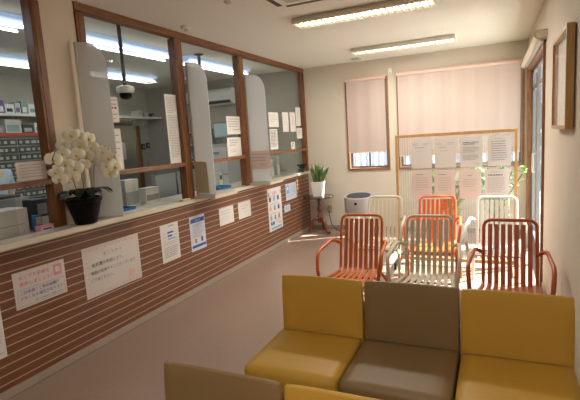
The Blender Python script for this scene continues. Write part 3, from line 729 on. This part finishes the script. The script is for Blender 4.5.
for k, (x, y, z, a) in enumerate(spots):
    f = fl0 if k == 0 else fl0.copy()
    if k: C.objects.link(f)
    y -= .03; z -= .03
    if y > .10: x += (y-.10)*1.2; y = .10
    f.location = (x, y, z)
    n = (eye_-f.location).normalized()*.8+Vector((rr.uniform(-.3, .3), rr.uniform(-.35, .35), rr.uniform(-.35, .1))); n.normalize()
    s = Vector((0, 0, 1)).cross(n).normalized(); u2 = n.cross(s)
    mt = Matrix((s, u2, n)).transposed().to_euler(); f.rotation_euler = mt; f.rotation_euler.rotate_axis('Z', a)
    f.scale = [rr.uniform(1.0, 1.18)]*3
for pts in ([(.0, -.03, .16), (.0, -.07, .33), (.0, -.10, .50), (.02, -.17, .50), (.03, -.22, .43)], [(.01, .01, .16), (.0, .0, .40), (-.01, .03, .58), (.01, .08, .59), (.03, .12, .5)], [(.02, .07, .16), (.01, .10, .36), (.06, .11, .50), (.14, .11, .50), (.20, .11, .42)]):
    MB().tube(fillet(pts, .09, 4), .0024, seg=6).build('stem', M['stem'], oc, True)

# ------------------------------------------------------------------ picture on the right wall
pc = thing('framed_picture', 'gold wood framed glazed picture hanging on the right wall', 'picture', (XR, 2.745, 1.355))
W, Hh = .61, .535; X0, X1 = -.044, -.006
b = MB()
b.box(X0, X1, 0, .022, 0, Hh, bev=.002); b.box(X0, X1, W-.022, W, 0, Hh, bev=.002); b.box(X0, X1, .022, W-.022, 0, .022, bev=.002); b.box(X0, X1, .022, W-.022, Hh-.022, Hh, bev=.002)
b.build('frame', M['gold'], pc)
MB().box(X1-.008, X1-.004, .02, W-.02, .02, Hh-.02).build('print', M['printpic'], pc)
MB().box(X0+.006, X0+.009, .02, W-.02, .02, Hh-.02).build('glazing', M['pglass'], pc)
MB().box(X1, -.0005, .008, W-.008, .01, Hh-.01).build('gap_shade_sheet', M['dark'], pc)  # dark sheet paints the shade in the gap between frame and wall

# ------------------------------------------------------------------ ceiling fittings
def fluorescent(label, x0, x1, y0, y1):
    r = thing('ceiling_light', label, 'light', (x0, y0, H), group='louvred fluorescent lights on the waiting room ceiling'); W, D = x1-x0, y1-y0
    b = MB(); b.prism([(0, -.03), (D, -.03), (D-.02, -.0005), (.02, -.0005)], W, ((0, 0, 0), (0, 1, 0), (0, 0, 1))); b.build('housing', M['fix'], r)
    b = MB(); b.box(.0, W, 0, .012, -.052, -.03); b.box(0, W, D-.012, D, -.052, -.03); b.box(0, .012, .012, D-.012, -.052, -.03); b.box(W-.012, W, .012, D-.012, -.052, -.03); b.build('rim', M['fix'], r)
    MB().box(.012, W-.012, .012, D-.012, -.0325, -.0305).build('reflector', M['refl'], r)
    for y in ((D*.36, D*.64) if D > .17 else (D*.5,)): MB().tube([(.03, y, -.041), (W-.03, y, -.041)], .0075, seg=10).build('lamp_tube', M['tube'], r, True)
    b = MB(); n = 22
    for k in range(1, n): b.box(W*k/n-.0045, W*k/n+.0045, .012, D-.012, -.054, -.046)
    b.build('louvre', M['whitep'], r)
fluorescent('louvred fluorescent ceiling light nearer the camera', 1.02, 2.175, 3.635, 3.865)
fluorescent('louvred fluorescent ceiling light nearer the back wall', 1.04, 2.195, 5.31, 5.545)
ac = thing('ceiling_cassette', 'square ceiling air vent cut off by the top edge of the picture', 'vent', (1.08, 2.72, H))
MB().box(0, .56, 0, .56, -.022, -.0005, bev=.006).build('panel', M['fix'], ac)
b = MB()
for (a, c, d, e) in ((.08, .48, .025, .065), (.08, .48, .495, .535), (.025, .065, .08, .48), (.495, .535, .08, .48)): b.box(a, c, d, e, -.0235, -.0215)
b.build('air_slot', M['dark'], ac)
b = MB()
for k in range(9): b.box(.12, .44, .13+.036*k, .15+.036*k, -.025, -.0215)
b.build('grille', M['lgrey'], ac)
for lab, cat, x, y, rr_, h in (('round white smoke detector on the ceiling above the middle reception window', 'smoke detector', .17, 3.32, .045, .035),
                          ('small chrome sprinkler head on the ceiling near the top edge', 'sprinkler', .835, 2.93, .028, .02)):
    t = thing('smoke_detector' if cat == 'smoke detector' else 'sprinkler_head', lab, cat, (x, y, H))
    MB().lathe([(0, -.0005), (rr_, -.0005), (rr_, -h*.45), (rr_*.75, -h*.75), (0, -h*.75)], seg=24).build('base', M['whitep'] if h > .03 else M['railmetal'], t, True)
    MB().lathe([(0, -h*.75), (rr_*.4, -h*.75), (rr_*.35, -h), (0, -h)], seg=16).build('sensor', M['lgrey'], t, True)
tag(MB().box(.84, .96, 5.98, 6.06, H-.022, H-.0005, bev=.006).build('ceiling_speaker', M['lgrey']), 'small grey flat fitting on the ceiling by the back wall', 'fitting')
sr = thing('wall_sensor', 'small white motion sensor on the back wall between the two blinds', 'sensor', (1.283, YB, 2.22))
MB().box(-.022, .022, -.03, -.0005, -.04, .04, bev=.006).build('casing', M['whitep'], sr)
MB().box(-.012, .012, -.036, -.03, -.03, -.008, bev=.003).build('lens', M['lgrey'], sr)

# ------------------------------------------------------------------ behind the reception glass
def strip_light(label, x, y0, y1):
    r = thing('strip_light', label, 'light', (x, y0, H), group='cool white strip lights behind the reception glass'); L = y1-y0
    b = MB(); b.prism([(-.11, -.03), (-.05, -.055), (.05, -.055), (.11, -.03), (.11, -.0005), (-.11, -.0005)], L, ((0, L, 0), (1, 0, 0), (0, 0, 1))); b.build('housing', M['reflc'], r)
    for xx in (-.07, .07): MB().tube([(xx, .03, -.068), (xx, L-.03, -.068)], .010, seg=10).build('lamp_tube', M['tubec'], r, True)
strip_light('cool strip light behind the reception glass, first row above the near window', -.66, .9, 2.45)
strip_light('cool strip light behind the reception glass, first row past the dome camera', -.66, 2.55, 4.15)
strip_light('cool strip light behind the reception glass, first row at the middle window', -.66, 4.35, 5.75)
strip_light('cool strip light in the second row, seen low through the near window', -1.95, 2.2, 3.55)
strip_light('cool strip light in the second row, seen low behind the dome camera', -1.95, 3.75, 5.3)
cm = thing('dome_camera', 'white dome security camera on a grey ceiling pole behind the reception glass', 'camera', (-.143, 2.862, H))
b = MB(); b.lathe([(0, -.0005), (.055, -.0005), (.05, -.012), (.018, -.02), (.0155, -.03), (.0155, -.50), (.03, -.515), (0, -.516)], seg=18); b.build('pole', M['polem'], cm, True)
MB().lathe([(0, -.495), (.04, -.497), (.068, -.508), (.072, -.53), (.066, -.55), (.054, -.558), (0, -.558)], seg=28).build('housing', M['white'], cm, True)
MB().lathe([(.05, -.557), (.048, -.585), (.034, -.603), (0, -.61)], seg=24).build('dome', M['black'], cm, True)
cm2 = thing('camera_pole', 'second grey ceiling pole behind the middle privacy screen', 'camera', (-.455, 4.38, H))
MB().lathe([(0, -.0005), (.055, -.0005), (.05, -.012), (.02, -.02), (.018, -.03), (.018, -.50), (.03, -.515), (0, -.516)], seg=18).build('pole', M['polem'], cm2, True)
MB().lathe([(0, -.495), (.04, -.497), (.068, -.508), (.072, -.53), (.066, -.55), (.054, -.558), (0, -.558)], seg=28).build('housing', M['white'], cm2, True)
MB().lathe([(.05, -.557), (.048, -.585), (.034, -.603), (0, -.61)], seg=24).build('dome', M['black'], cm2, True)
# shelf with boxes
sh = thing('wall_shelf', 'long white wall shelf with medicine boxes behind the reception glass', 'shelf', (-3.0, 3.0, 1.90))
MB().box(0, .34, 0, 3.3, -.03, 0).build('board', M['whitep'], sh)
for y in (.3, 1.6, 2.9): MB().box(0, .28, y, y+.02, -.14, -.03).build('bracket', M['lgrey'], sh)
rr = random.Random(21); y = 3.28; k = 0
cols = ['whitep', 'purple', 'whitep', 'lgrey', 'teal', 'whitep', 'grey', 'whitep', 'lgrey']
names = ['white', 'purple', 'pale', 'grey', 'teal', 'ivory', 'dark grey', 'cream', 'light grey']
places = ['first from the near end of the wall shelf', 'second from the near end of the wall shelf', 'third along the wall shelf', 'fourth along the wall shelf', 'fifth along the wall shelf', 'sixth along the wall shelf', 'seventh along the wall shelf', 'eighth along the wall shelf', 'ninth along the wall shelf']
for k in range(9):
    w = [.20, .07, .11, .07, .08, .14, .07, .13, .20][k]; h = [.13, .15, .11, .13, .15, .12, .12, .10, .13][k]
    b = MB(); b.box(-2.92, -2.70, y, y+w, 1.901, 1.901+h, M[cols[k]]); b.box(-2.7005, -2.6985, y+w*.15, y+w*.8, 1.92, 1.90+h*.55, M[['teal', 'whitep', 'dark', 'purple', 'whitep', 'teal', 'label', 'purple', 'teal'][k]])
    tag(b.build('medicine_box'), names[k]+' medicine box, '+places[k], 'box', 'medicine boxes on the reception shelf'); y += w+.012
for k, (yy_, w, h, m) in enumerate(((5.78, .10, .10, 'whitep'), (5.93, .09, .07, 'lgrey'), (6.1, .06, .06, 'dark'))):
    b = MB(); b.box(-2.85, -2.70, yy_, yy_+w, 1.901, 1.901+h, M[m]); b.box(-2.7005, -2.6985, yy_+.02, yy_+w-.02, 1.915, 1.90+h-.02, M['ivory'])
    tag(b.build('small_box'), ['white', 'grey', 'black'][k]+' small box above the reception doorway, seen under the dome camera', 'box', 'small boxes above the doorway')
# drawer cabinet
cb = thing('drawer_cabinet', 'grey green medicine drawer cabinet with red trim seen through the near reception window', 'cabinet', (-2.975, 2.9, 0))
cw = 1.75
MB().box(.0, .36, 0, cw, 0, 1.62).build('carcass', M['cabinet'], cb)
MB().box(.0, .385, 0, cw, 1.62, 1.665).build('trim_strip', M['red'], cb)
for i in range(5):
    for j in range(11):
        y0 = .02+i*.345; z0 = .62+j*.09
        d = MB().box(.36, .372, y0, y0+.325, z0, z0+.072).build('drawer', M['drawer'], cb)
        if 1:
            b = MB(); rr2 = random.Random(i*31+j)
            for q in range(4): 
                ww = rr2.uniform(.03, .06); b.box(.372, .3735, y0+.012+q*.078, y0+.012+q*.078+ww, z0+.018, z0+.05, M['label'])
            b.build('name_tag', None, d)
y = 2.98
for k in range(8):
    w = [.16, .22, .12, .2, .15, .22, .13, .2][k]; h = [.10, .13, .09, .16, .1, .12, .15, .1][k]
    b = MB(); b.box(-2.94, -2.66, y, y+w, 1.666, 1.666+h, M[['lgrey', 'whitep', 'grey', 'lgrey', 'dark', 'whitep', 'teal', 'lgrey'][k]]); b.box(-2.66, -2.6585, y+.02, y+w-.03, 1.68, 1.666+h*.6, M[['label', 'dark', 'label', 'teal', 'label', 'purple', 'label', 'dark'][k]])
    tag(b.build('carton'), ['light grey carton', 'white carton with dark print', 'grey carton', 'tall grey carton with teal print', 'black carton', 'white carton with purple print', 'teal carton', 'pale carton with dark print'][k]+' on the drawer cabinet, '+places[k].split(' along')[0].split(' from')[0]+' from its near end', 'carton', 'cartons on top of the drawer cabinet'); y += w+.012
# inner door
dd = sroot('door_2', (-3.0, 5.2, 0))
b = MB(); b.box(0, .05, 0, .07, 0, 1.86); b.box(0, .05, .74, .85, 0, 1.86); b.box(0, .05, .07, .74, 1.79, 1.86); b.build('door_frame', M['wood'], dd)
MB().box(.004, .03, .07, .74, 0, 1.79).build('door_panel', M['doorp'], dd)
MB().box(.03, .034, .16, .5, 1.22, 1.50).build('door_glare_plate', M['lgrey'], dd)  # pale plate paints the bright rectangle reflected in the reception glass
MB().box(.03, .05, .10, .13, .9, 1.05).build('door_handle', M['railmetal'], dd)
for k, (y, z) in enumerate(((6.10, 1.36), (6.22, 1.38), (6.12, 1.14), (6.24, 1.10))):
    o = MB().box(-2.999, -2.98, y, y+.075, z, z+.10, bev=.003).build('wall_switch', M['dark'] if k < 2 else M['ivory']); tag(o, ['black switch plate by the inner doorway, upper near one', 'black switch plate by the inner doorway, upper far one', 'ivory switch plate by the inner doorway, lower near one', 'ivory switch plate by the inner doorway, lower far one'][k], 'switch', 'switch plates by the inner doorway')
    MB().box(-2.98, -2.975, y+.025, y+.05, z+.03, z+.07).build('rocker', M['lgrey'], o)
# air conditioner on the reception side wall
aw = thing('air_conditioner', 'white wall air conditioner seen through the middle reception window', 'air conditioner', (-2.0, YB-.008, 2.00))
b = MB(); b.prism([(0, .0), (-.14, .0), (-.19, .06), (-.19, .20), (-.15, .24), (0, .24)], .86, ((.0, 0, 0), (0, 1, 0), (0, 0, 1))); b.build('casing', M['white'], aw)
MB().box(.03, .83, -.195, -.165, .012, .055).build('louvre', M['dark'], aw)
# equipment under the AC
eq = thing('dispensing_rack', 'pale equipment rack with bottles below the air conditioner', 'rack', (-2.05, 6.05, 0))
b = MB(); b.box(0, .03, -.15, .26, 0, 1.62); b.box(.57, .60, -.15, .26, 0, 1.62); b.box(.03, .57, .23, .26, 0, 1.62); b.build('rack_frame', M['grey'], eq)
for z in (.8, 1.0, 1.2, 1.4, 1.6): MB().box(.03, .57, -.15, .23, z-.02, z).build('rack_shelf', M['whitep'], eq)
for j, z in enumerate((1.001, 1.201, 1.401)):
    for k in range(5):
        t = MB().lathe([(0, 0), (.033, 0), (.035, .01), (.035, .085), (.018, .1), (.018, .115), (0, .116)], (-1.97+.105*k, 5.99, z), 12)
        tag(t.build('bottle', M[['whitep', 'dark', 'teal', 'brownink', 'grey'][(k+j) % 5]], None, True), 'small medicine bottle on the equipment rack below the air conditioner', 'bottle', 'bottles on the equipment rack')
mn = thing('monitor', 'small screen showing a pale display beside the upper notice of the middle window', 'monitor', (-1.25, 6.0, 1.38))
MB().box(-.16, .16, -.02, .02, .09, .33, bev=.006).build('casing', M['grey'], mn)
MB().box(-.14, .14, -.0215, -.0195, .11, .31).build('screen', M['screen'], mn)
b = MB(); b.box(-.02, .02, -.012, .012, .01, .10); b.box(-.08, .08, -.06, .06, 0, .012); b.build('stand', M['grey'], mn)
cbn = thing('low_cabinet', 'grey steel cabinet carrying the small screen in the reception', 'cabinet', (-1.43, 5.78, 0))
MB().box(0, .36, 0, .5, 0, 1.379).build('carcass', M['lgrey'], cbn)
for z in (.1, .52, .94): 
    d = MB().box(.01, .35, -.012, 0, z, z+.39).build('drawer', M['whitep'], cbn); MB().box(.13, .23, -.022, -.012, z+.30, z+.32).build('handle', M['grey'], d)
# inner desk along the counter
dk = thing('inner_desk', 'grey staff desk on the reception side below the windows', 'desk', (-1.05, 3.37, 0))
MB().box(0, .60, -2.9, 2.6, .70, .735).build('desk_top', M['lgrey'], dk)
for y in (-2.85, -.9, 1.0, 2.5): MB().box(.02, .58, y, y+.03, 0, .70).build('leg', M['grey'], dk)
def thingbox(name, label, cat, x0, x1, y0, y1, z0, z1, m, extra=None, bev=.004, group=None):
    r = thing(name, label, cat, ((x0+x1)/2, (y0+y1)/2, z0), group=group); w, d, h = (x1-x0)/2, (y1-y0)/2, z1-z0
    MB().box(-w, w, -d, d, 0, h, bev=bev).build('body', M[m], r)
    if extra: extra(r, w, d, h)
    return r
thingbox('printer', 'dark grey office printer behind the near window, below the wooden rail', 'printer', -.86, -.50, 1.72, 2.17, .736, 1.10, 'grey',
         lambda r, w, d, h: (MB().box(-w+.04, w-.04, -d+.04, d-.04, h, h+.02).build('lid', M['dark'], r), MB().box(w, w+.06, -d+.08, d-.08, .10, .115).build('paper_tray', M['lgrey'], r)))
thingbox('white_box', 'large white paper box just behind the glass of the near window', 'box', -.34, -.16, 1.45, 1.90, .893, 1.065, 'paper',
         lambda r, w, d, h: MB().box(w, w+.001, -d+.03, d-.03, .07, .074).build('flap_line', M['inkg'], r), .003)
thingbox('card_terminal', 'black payment terminal between the white box and the post', 'terminal', -.32, -.20, 1.98, 2.09, .893, 1.10, 'dark',
         lambda r, w, d, h: (MB().box(w, w+.003, -d+.02, d-.02, h*.5, h*.85).build('display', M['grey'], r), MB().box(w, w+.004, -d+.02, d-.02, h*.08, h*.42).build('keypad', M['lgrey'], r)), .01)
thingbox('blue_box', 'small blue and white box beside the pink box in the near window', 'box', -.13, -.095, 1.90, 1.945, .9, 1.01, 'blue',
         lambda r, w, d, h: MB().box(w, w+.0012, -d+.004, d-.004, h*.45, h*.9).build('print', M['label'], r), .002)
def pinkprint(r, w, d, h):
    b = MB(); b.box(w, w+.0012, -d+.008, d-.008, h*.45, h*.85, M['paper']); b.box(w+.0012, w+.002, -d+.02, d-.02, h*.55, h*.72, M['blueink']); b.box(w, w+.0012, -d+.03, d-.01, h*.1, h*.3, M['lip']); b.build('print', None, r)
thingbox('pink_box', 'small pink product box on the countertop beside the orchid', 'box', -.045, .0, 1.855, 1.955, .893, .952, 'pinkfill', pinkprint, .002)
def tray(label, x, y):
    r = thing('coin_tray', label, 'tray', (x, y, .893), group='blue trays at the reception windows'); b = MB()
    rings = [[(-.075, -.115, 0), (.075, -.115, 0), (.075, .115, 0), (-.075, .115, 0)], [(-.085, -.125, .028), (.085, -.125, .028), (.085, .125, .028), (-.085, .125, .028)], [(-.08, -.12, .028), (.08, -.12, .028), (.08, .12, .028), (-.08, .12, .028)], [(-.07, -.11, .004), (.07, -.11, .004), (.07, .11, .004), (-.07, .11, .004)]]
    loft(b, rings); b.build('tray_body', M['blue'], r)
    MB().box(-.06, .06, -.1, .1, .0045, .007).build('coin_mat', M['teal'], r)
tray('blue tray just behind the first privacy screen on the countertop', -.21, 2.70)
tray('blue tray below the middle reception window', -.20, 4.18)
# paper stacks and stands behind the lower glass
for lab, y0, y1, z1, m in (('pale upright file stand behind the lower glass, left one below the long list', 2.72, 2.86, 1.09, 'grey'), ('pale upright file stand behind the lower glass, middle one below the long list', 2.90, 3.06, 1.13, 'lgrey'), ('white paper holder behind the lower glass beside the post', 3.14, 3.32, 1.03, 'paper')):
    thingbox('file_stand', lab, 'file stand', -.40, -.30, y0, y1, .893, z1, m, lambda r, w, d, h: MB().box(w, w+.004, -d+.01, d-.01, .02, h*.55).build('front_pocket', M['grey'], r), .004, 'file stands behind the lower glass')
thingbox('wooden_block', 'small tan wooden block on the countertop beside the post', 'block', -.02, .02, 3.25, 3.37, .893, .908, 'card', lambda r, w, d, h: MB().box(-w+.004, w-.004, -d+.006, d-.006, h, h+.002).build('top_plate', M['ivory'], r), .003)
thingbox('desk_phone', 'white phone handset behind the blue tray at the middle window', 'phone', -.38, -.30, 4.35, 4.42, .893, 1.06, 'whitep', lambda r, w, d, h: MB().box(w, w+.003, -d+.015, d-.015, h*.5, h*.8).build('display', M['dark'], r), .008)
for k, y in enumerate((3.70, 4.06)):
    thingbox('computer_monitor', ['grey computer screen back seen behind the middle privacy screen', 'grey computer screen back seen above the blue tray'][k], 'monitor', -.72, -.66, y, y+.33, .80, 1.10, 'grey', lambda r, w, d, h: MB().box(-.08, .08, -.08, .08, -.064, -.05).build('stand_base', M['dark'], r))
for lab, y0, y1, z1, m in (('grey plastic holder behind the far window, first past the pink notice', 5.10, 5.22, 1.10, 'grey'), ('dark binder standing behind the far window', 5.40, 5.48, 1.14, 'dark'), ('pale binder standing behind the far window', 5.52, 5.62, 1.12, 'lgrey'), ('clear looking grey stand behind the far window near its end', 5.72, 5.80, 1.16, 'lgrey')):
    thingbox('desk_file', lab, 'file', -.38, -.22, y0, y1, .893, z1, m, lambda r, w, d, h: MB().box(w, w+.002, -d+.015, d-.015, h*.55, h*.85).build('spine_label', M['label'], r), .004, 'binders behind the far reception glass')

# staff member, mostly outside the frame
def skin_obj(name, verts, edges, radii, m, parent, sub=2, root=0):
    me = bpy.data.meshes.new(name); me.from_pydata(verts, edges, []); o = bpy.data.objects.new(name, me); C.objects.link(o)
    o.modifiers.new('s', 'SKIN'); o.modifiers.new('u', 'SUBSURF').levels = sub; o.modifiers['u'].render_levels = sub
    for i, rd in enumerate(radii):
        sv = me.skin_vertices[0].data[i]; sv.radius = rd if isinstance(rd, tuple) else (rd, rd); sv.use_root = (i == root)
    dg = bpy.context.evaluated_depsgraph_get(); me2 = bpy.data.meshes.new_from_object(o.evaluated_get(dg))
    bpy.data.objects.remove(o); bpy.data.meshes.remove(me)
    for p in me2.polygons: p.use_smooth = True
    me2.materials.clear(); me2.materials.append(m); me2.name = name
    n = bpy.data.objects.new(name, me2); C.objects.link(n)
    if parent: n.parent = parent
    return n
k = .90
pe = thing('person', 'person in a pale blue tunic standing behind the near reception window, shoulder showing', 'person', (-1.38, 2.43, 0), rz=PI/2*1.0)
# local: facing -Y, up Z (turned so the back is towards the far wall)
V = [(0, 0, .80), (0, 0, .95), (0, -.01, 1.10), (0, 0, 1.24), (0, -.005, 1.31), (0, -.02, 1.40), (0, -.02, 1.47)]
E = [(0, 1), (1, 2), (2, 3), (3, 4), (4, 5), (5, 6)]
R_ = [(.13, .095), (.115, .085), (.13, .095), (.11, .075), (.045, .045), (.066, .078), (.06, .07)]
for s in (-1, 1):
    i = len(V); V += [(s*.155, 0, 1.235), (s*.185, .01, 1.02), (s*.17, -.11, .86), (s*.15, -.18, .80)]; E += [(3, i), (i, i+1), (i+1, i+2), (i+2, i+3)]; R_ += [.052, .042, .034, .026]
    h0 = i+3
    for f in range(4):
        j = len(V); V += [(s*(.13+.016*f), -.225-.006*(1-abs(f-1.5)), .785), (s*(.13+.016*f), -.25-.008*(1-abs(f-1.5)), .765)]; E += [(h0, j), (j, j+1)]; R_ += [.009, .0075]
    j = len(V); V += [(s*.115, -.19, .79), (s*.105, -.215, .78)]; E += [(h0, j), (j, j+1)]; R_ += [.01, .008]
    i = len(V); V += [(s*.08, 0, .74), (s*.085, -.01, .42), (s*.085, .01, .07), (s*.09, -.11, .03)]; E += [(0, i), (i, i+1), (i+1, i+2), (i+2, i+3)]; R_ += [(.085, .085), .055, .036, (.035, .025)]
body = skin_obj('body', V, E, R_, M['skin'], pe)
tv = [(0, 0, .70), (0, 0, .85), (0, 0, .97), (0, -.01, 1.11), (0, 0, 1.25)]; te = [(0, 1), (1, 2), (2, 3), (3, 4)]; tr = [(.165, .125), (.155, .118), (.14, .105), (.15, .112), (.12, .088)]
for s in (-1, 1):
    i = len(tv); tv += [(s*.16, 0, 1.245), (s*.188, .01, 1.06)]; te += [(4, i), (i, i+1)]; tr += [.066, .06]
skin_obj('tunic', tv, te, tr, M['tunic'], pe)
tv = [(0, 0, .78)]; te = []; tr = [(.145, .11)]
for s in (-1, 1):
    i = len(tv); tv += [(s*.08, 0, .70), (s*.085, -.01, .42), (s*.085, .01, .08)]; te += [(0, i), (i, i+1), (i+1, i+2)]; tr += [.09, .066, .052]
skin_obj('trousers', tv, te, tr, M['trousers'], pe)
skin_obj('hair', [(0, .015, 1.40), (0, .0, 1.475), (0, -.03, 1.505)], [(0, 1), (1, 2)], [(.074, .07), (.076, .082), (.055, .06)], M['hair'], pe)
b = MB()
for s in (-1, 1): b.lathe([(0, -.008), (.007, -.004), (.007, .004), (0, .008)], (s*.026, -.092, 1.425), 8)
b.build('eye', M['eye'], pe, True)
b = MB(); b.sweep([(0, -.09, 1.43), (0, -.105, 1.405), (0, -.095, 1.39)], [(-.009, -.006), (.009, -.006), (.009, .006), (-.009, .006)]); b.build('nose', M['skin'], pe, True)
b = MB(); b.tube([(-.02, -.083, 1.365), (0, -.09, 1.363), (.02, -.083, 1.365)], .005); b.build('mouth', M['lips'], pe, True)
b = MB()
for s in (-1, 1): b.lathe([(0, -.02), (.01, -.012), (.011, .012), (0, .022)], (s*.07, -.01, 1.42), 8)
b.build('ear', M['skin'], pe, True)

# ------------------------------------------------------------------ leafy plants behind the notice board
def leafy(label, x, y, seed, n, hgt):
    r = thing('leafy_plant', label, 'plant', (x, y, 0), group='leafy plants behind the notice board'); rr = random.Random(seed)
    MB().lathe([(0, 0), (.10, 0), (.135, .22), (.14, .24), (.125, .24), (.12, .21), (0, .21)], seg=24).build('pot', M['lgrey'], r, True)
    MB().lathe([(0, .2105), (.118, .2105), (0, .225)], seg=16).build('soil', M['soil'], r)
    b = MB(); lf = MB()
    for k in range(n):
        a = rr.uniform(0, 2*PI); t = rr.uniform(.08, .34); h = hgt*rr.uniform(.7, 1)
        pts = [Vector((0, 0, .2)), Vector((math.cos(a)*t*.3, math.sin(a)*t*.3, .2+(h-.2)*.5)), Vector((math.cos(a)*t, math.sin(a)*t*.7, h))]
        b.tube(fillet(pts, .15, 4), .007, seg=6, scales=None)
        for q in range(14):
            f = rr.uniform(.3, 1); p = pts[0].lerp(pts[1], f*2) if f < .5 else pts[1].lerp(pts[2], f*2-1)
            d = Vector((rr.uniform(-1, 1), rr.uniform(-1, 1), rr.uniform(-.3, .7))).normalized(); l = rr.uniform(.07, .14)
            lf.sweep([p, p+d*l*.4, p+d*l*.8+Vector((0, 0, -.01)), p+d*l+Vector((0, 0, -.03))], [(-.025, .002), (0, -.002), (.025, .002), (0, .003)], scales=[.3, 1, .8, .05])
    b.build('stem', M['trunk'], r); lf.build('leaves', M['green'], r)
leafy('leafy green potted plant behind the notice board, nearer the glass door', 2.60, 5.50, 4, 16, 1.02)
leafy('leafy green potted plant behind the notice board, farther from the glass door', 2.12, 5.80, 9, 16, .92)

# ------------------------------------------------------------------ outside
struct(MB().box(-8, 14, YB+.13, 22, -.25, -.15).build('ground_outside', M['out']))
struct(MB().box(XR+.11, 14, -8, YB+.13, -.25, -.15).build('ground_side', M['out']))
fn = thing('outside_fence', 'white slatted fence seen through the gap below the narrow blind', 'fence', (0, 8.6, -.15))
b = MB()
for kx in range(46): b.box(-.6+kx*.12, -.6+kx*.12+.035, 0, .03, 0, 1.5)
b.build('palings', M['fence'], fn)
b = MB()
for z in (.3, .85, 1.38): b.box(-.6, 4.9, .03, .07, z, z+.06)
b.build('rails', M['fence'], fn)
hs = thing('neighbour_house', 'grey neighbouring building outside beyond the fence', 'building', (0, 13.0, -.15))
MB().box(-5, 6, 0, .3, 0, 3.0).build('wall', M['house'], hs)
for x in (-2.5, .3, 3.2):
    f = MB().box(x, x+1.1, -.04, 0, .9, 2.1).build('window', M['fence'], hs); MB().box(x+.06, x+1.04, -.05, -.04, .96, 2.04).build('pane', M['alum'], f)

# ------------------------------------------------------------------ light
w = bpy.data.worlds.new('World'); scn.world = w; w.use_nodes = True
nt = w.node_tree; bg = nt.nodes['Background']
sky = nt.nodes.new('ShaderNodeTexSky'); sky.sky_type = 'NISHITA'; sky.sun_disc = False; sky.sun_elevation = math.radians(36); sky.sun_rotation = math.radians(60)
nt.links.new(sky.outputs[0], bg.inputs['Color']); bg.inputs['Strength'].default_value = .40
sd = Vector((1, .62, 1.3)).normalized()
sun = bpy.data.lights.new('sun', 'SUN'); sun.energy = 30.0; sun.angle = math.radians(.6); sun.color = (1, .96, .90)
so = bpy.data.objects.new('sun', sun); C.objects.link(so); so.rotation_euler = sd.to_track_quat('Z', 'Y').to_euler()
def area(name, loc, sx, sy, e, col):
    l = bpy.data.lights.new(name, 'AREA'); l.shape = 'RECTANGLE'; l.size = sx; l.size_y = sy; l.energy = e; l.color = col
    o = bpy.data.objects.new(name, l); C.objects.link(o); o.location = loc; return o
area('tube_and_fill_light', (1.60, 3.75, H-.058), 1.05, .18, 24, (1, .96, .87))
area('tube_and_fill_light', (1.62, 5.43, H-.058), 1.05, .18, 24, (1, .96, .87))
area('tube_and_fill_light', (2.35, .1, H-.03), .9, .18, 14, (1, .96, .87))  # unseen fill light added behind the camera to brighten the sofas
area('tube_and_fill_light', (2.35, -1.4, H-.03), .9, .18, 14, (1, .96, .87))  # second added fill light farther back, without a fixture
for x, y, L in ((-.66, 1.7, 1.4), (-.66, 3.35, 1.4), (-.66, 5.05, 1.3), (-1.95, 2.9, 1.2), (-1.95, 4.5, 1.4)):
    area('reception_lamp', (x, y, H-.09), .2, L, 1.9, (.95, .97, 1))

# ------------------------------------------------------------------ camera
yaw, pit, rol = -.430710081, .136436734, -.062550625
f = Vector((math.sin(yaw)*math.cos(pit), math.cos(yaw)*math.cos(pit), -math.sin(pit))); r0 = Vector((math.cos(yaw), -math.sin(yaw), 0)); u0 = r0.cross(f)
r1 = r0*math.cos(rol)+u0*math.sin(rol); u1 = -r0*math.sin(rol)+u0*math.cos(rol)
cd = bpy.data.cameras.new('camera'); cd.sensor_fit = 'HORIZONTAL'; cd.sensor_width = 36; cd.lens = 448.955/580*36; cd.clip_start = .05
co = bpy.data.objects.new('camera', cd); C.objects.link(co)
mw = Matrix((r1, u1, -f)).transposed().to_4x4(); mw.translation = (2.575617, 0, 1.399229); co.matrix_world = mw
scn.camera = co
scn.view_settings.view_transform = 'Standard'; scn.view_settings.exposure = 0.26; scn.view_settings.gamma = 1.0
scn.cycles.use_denoising = True; scn.cycles.max_bounces = 10; scn.cycles.transparent_max_bounces = 16; scn.cycles.sample_clamp_indirect = 6
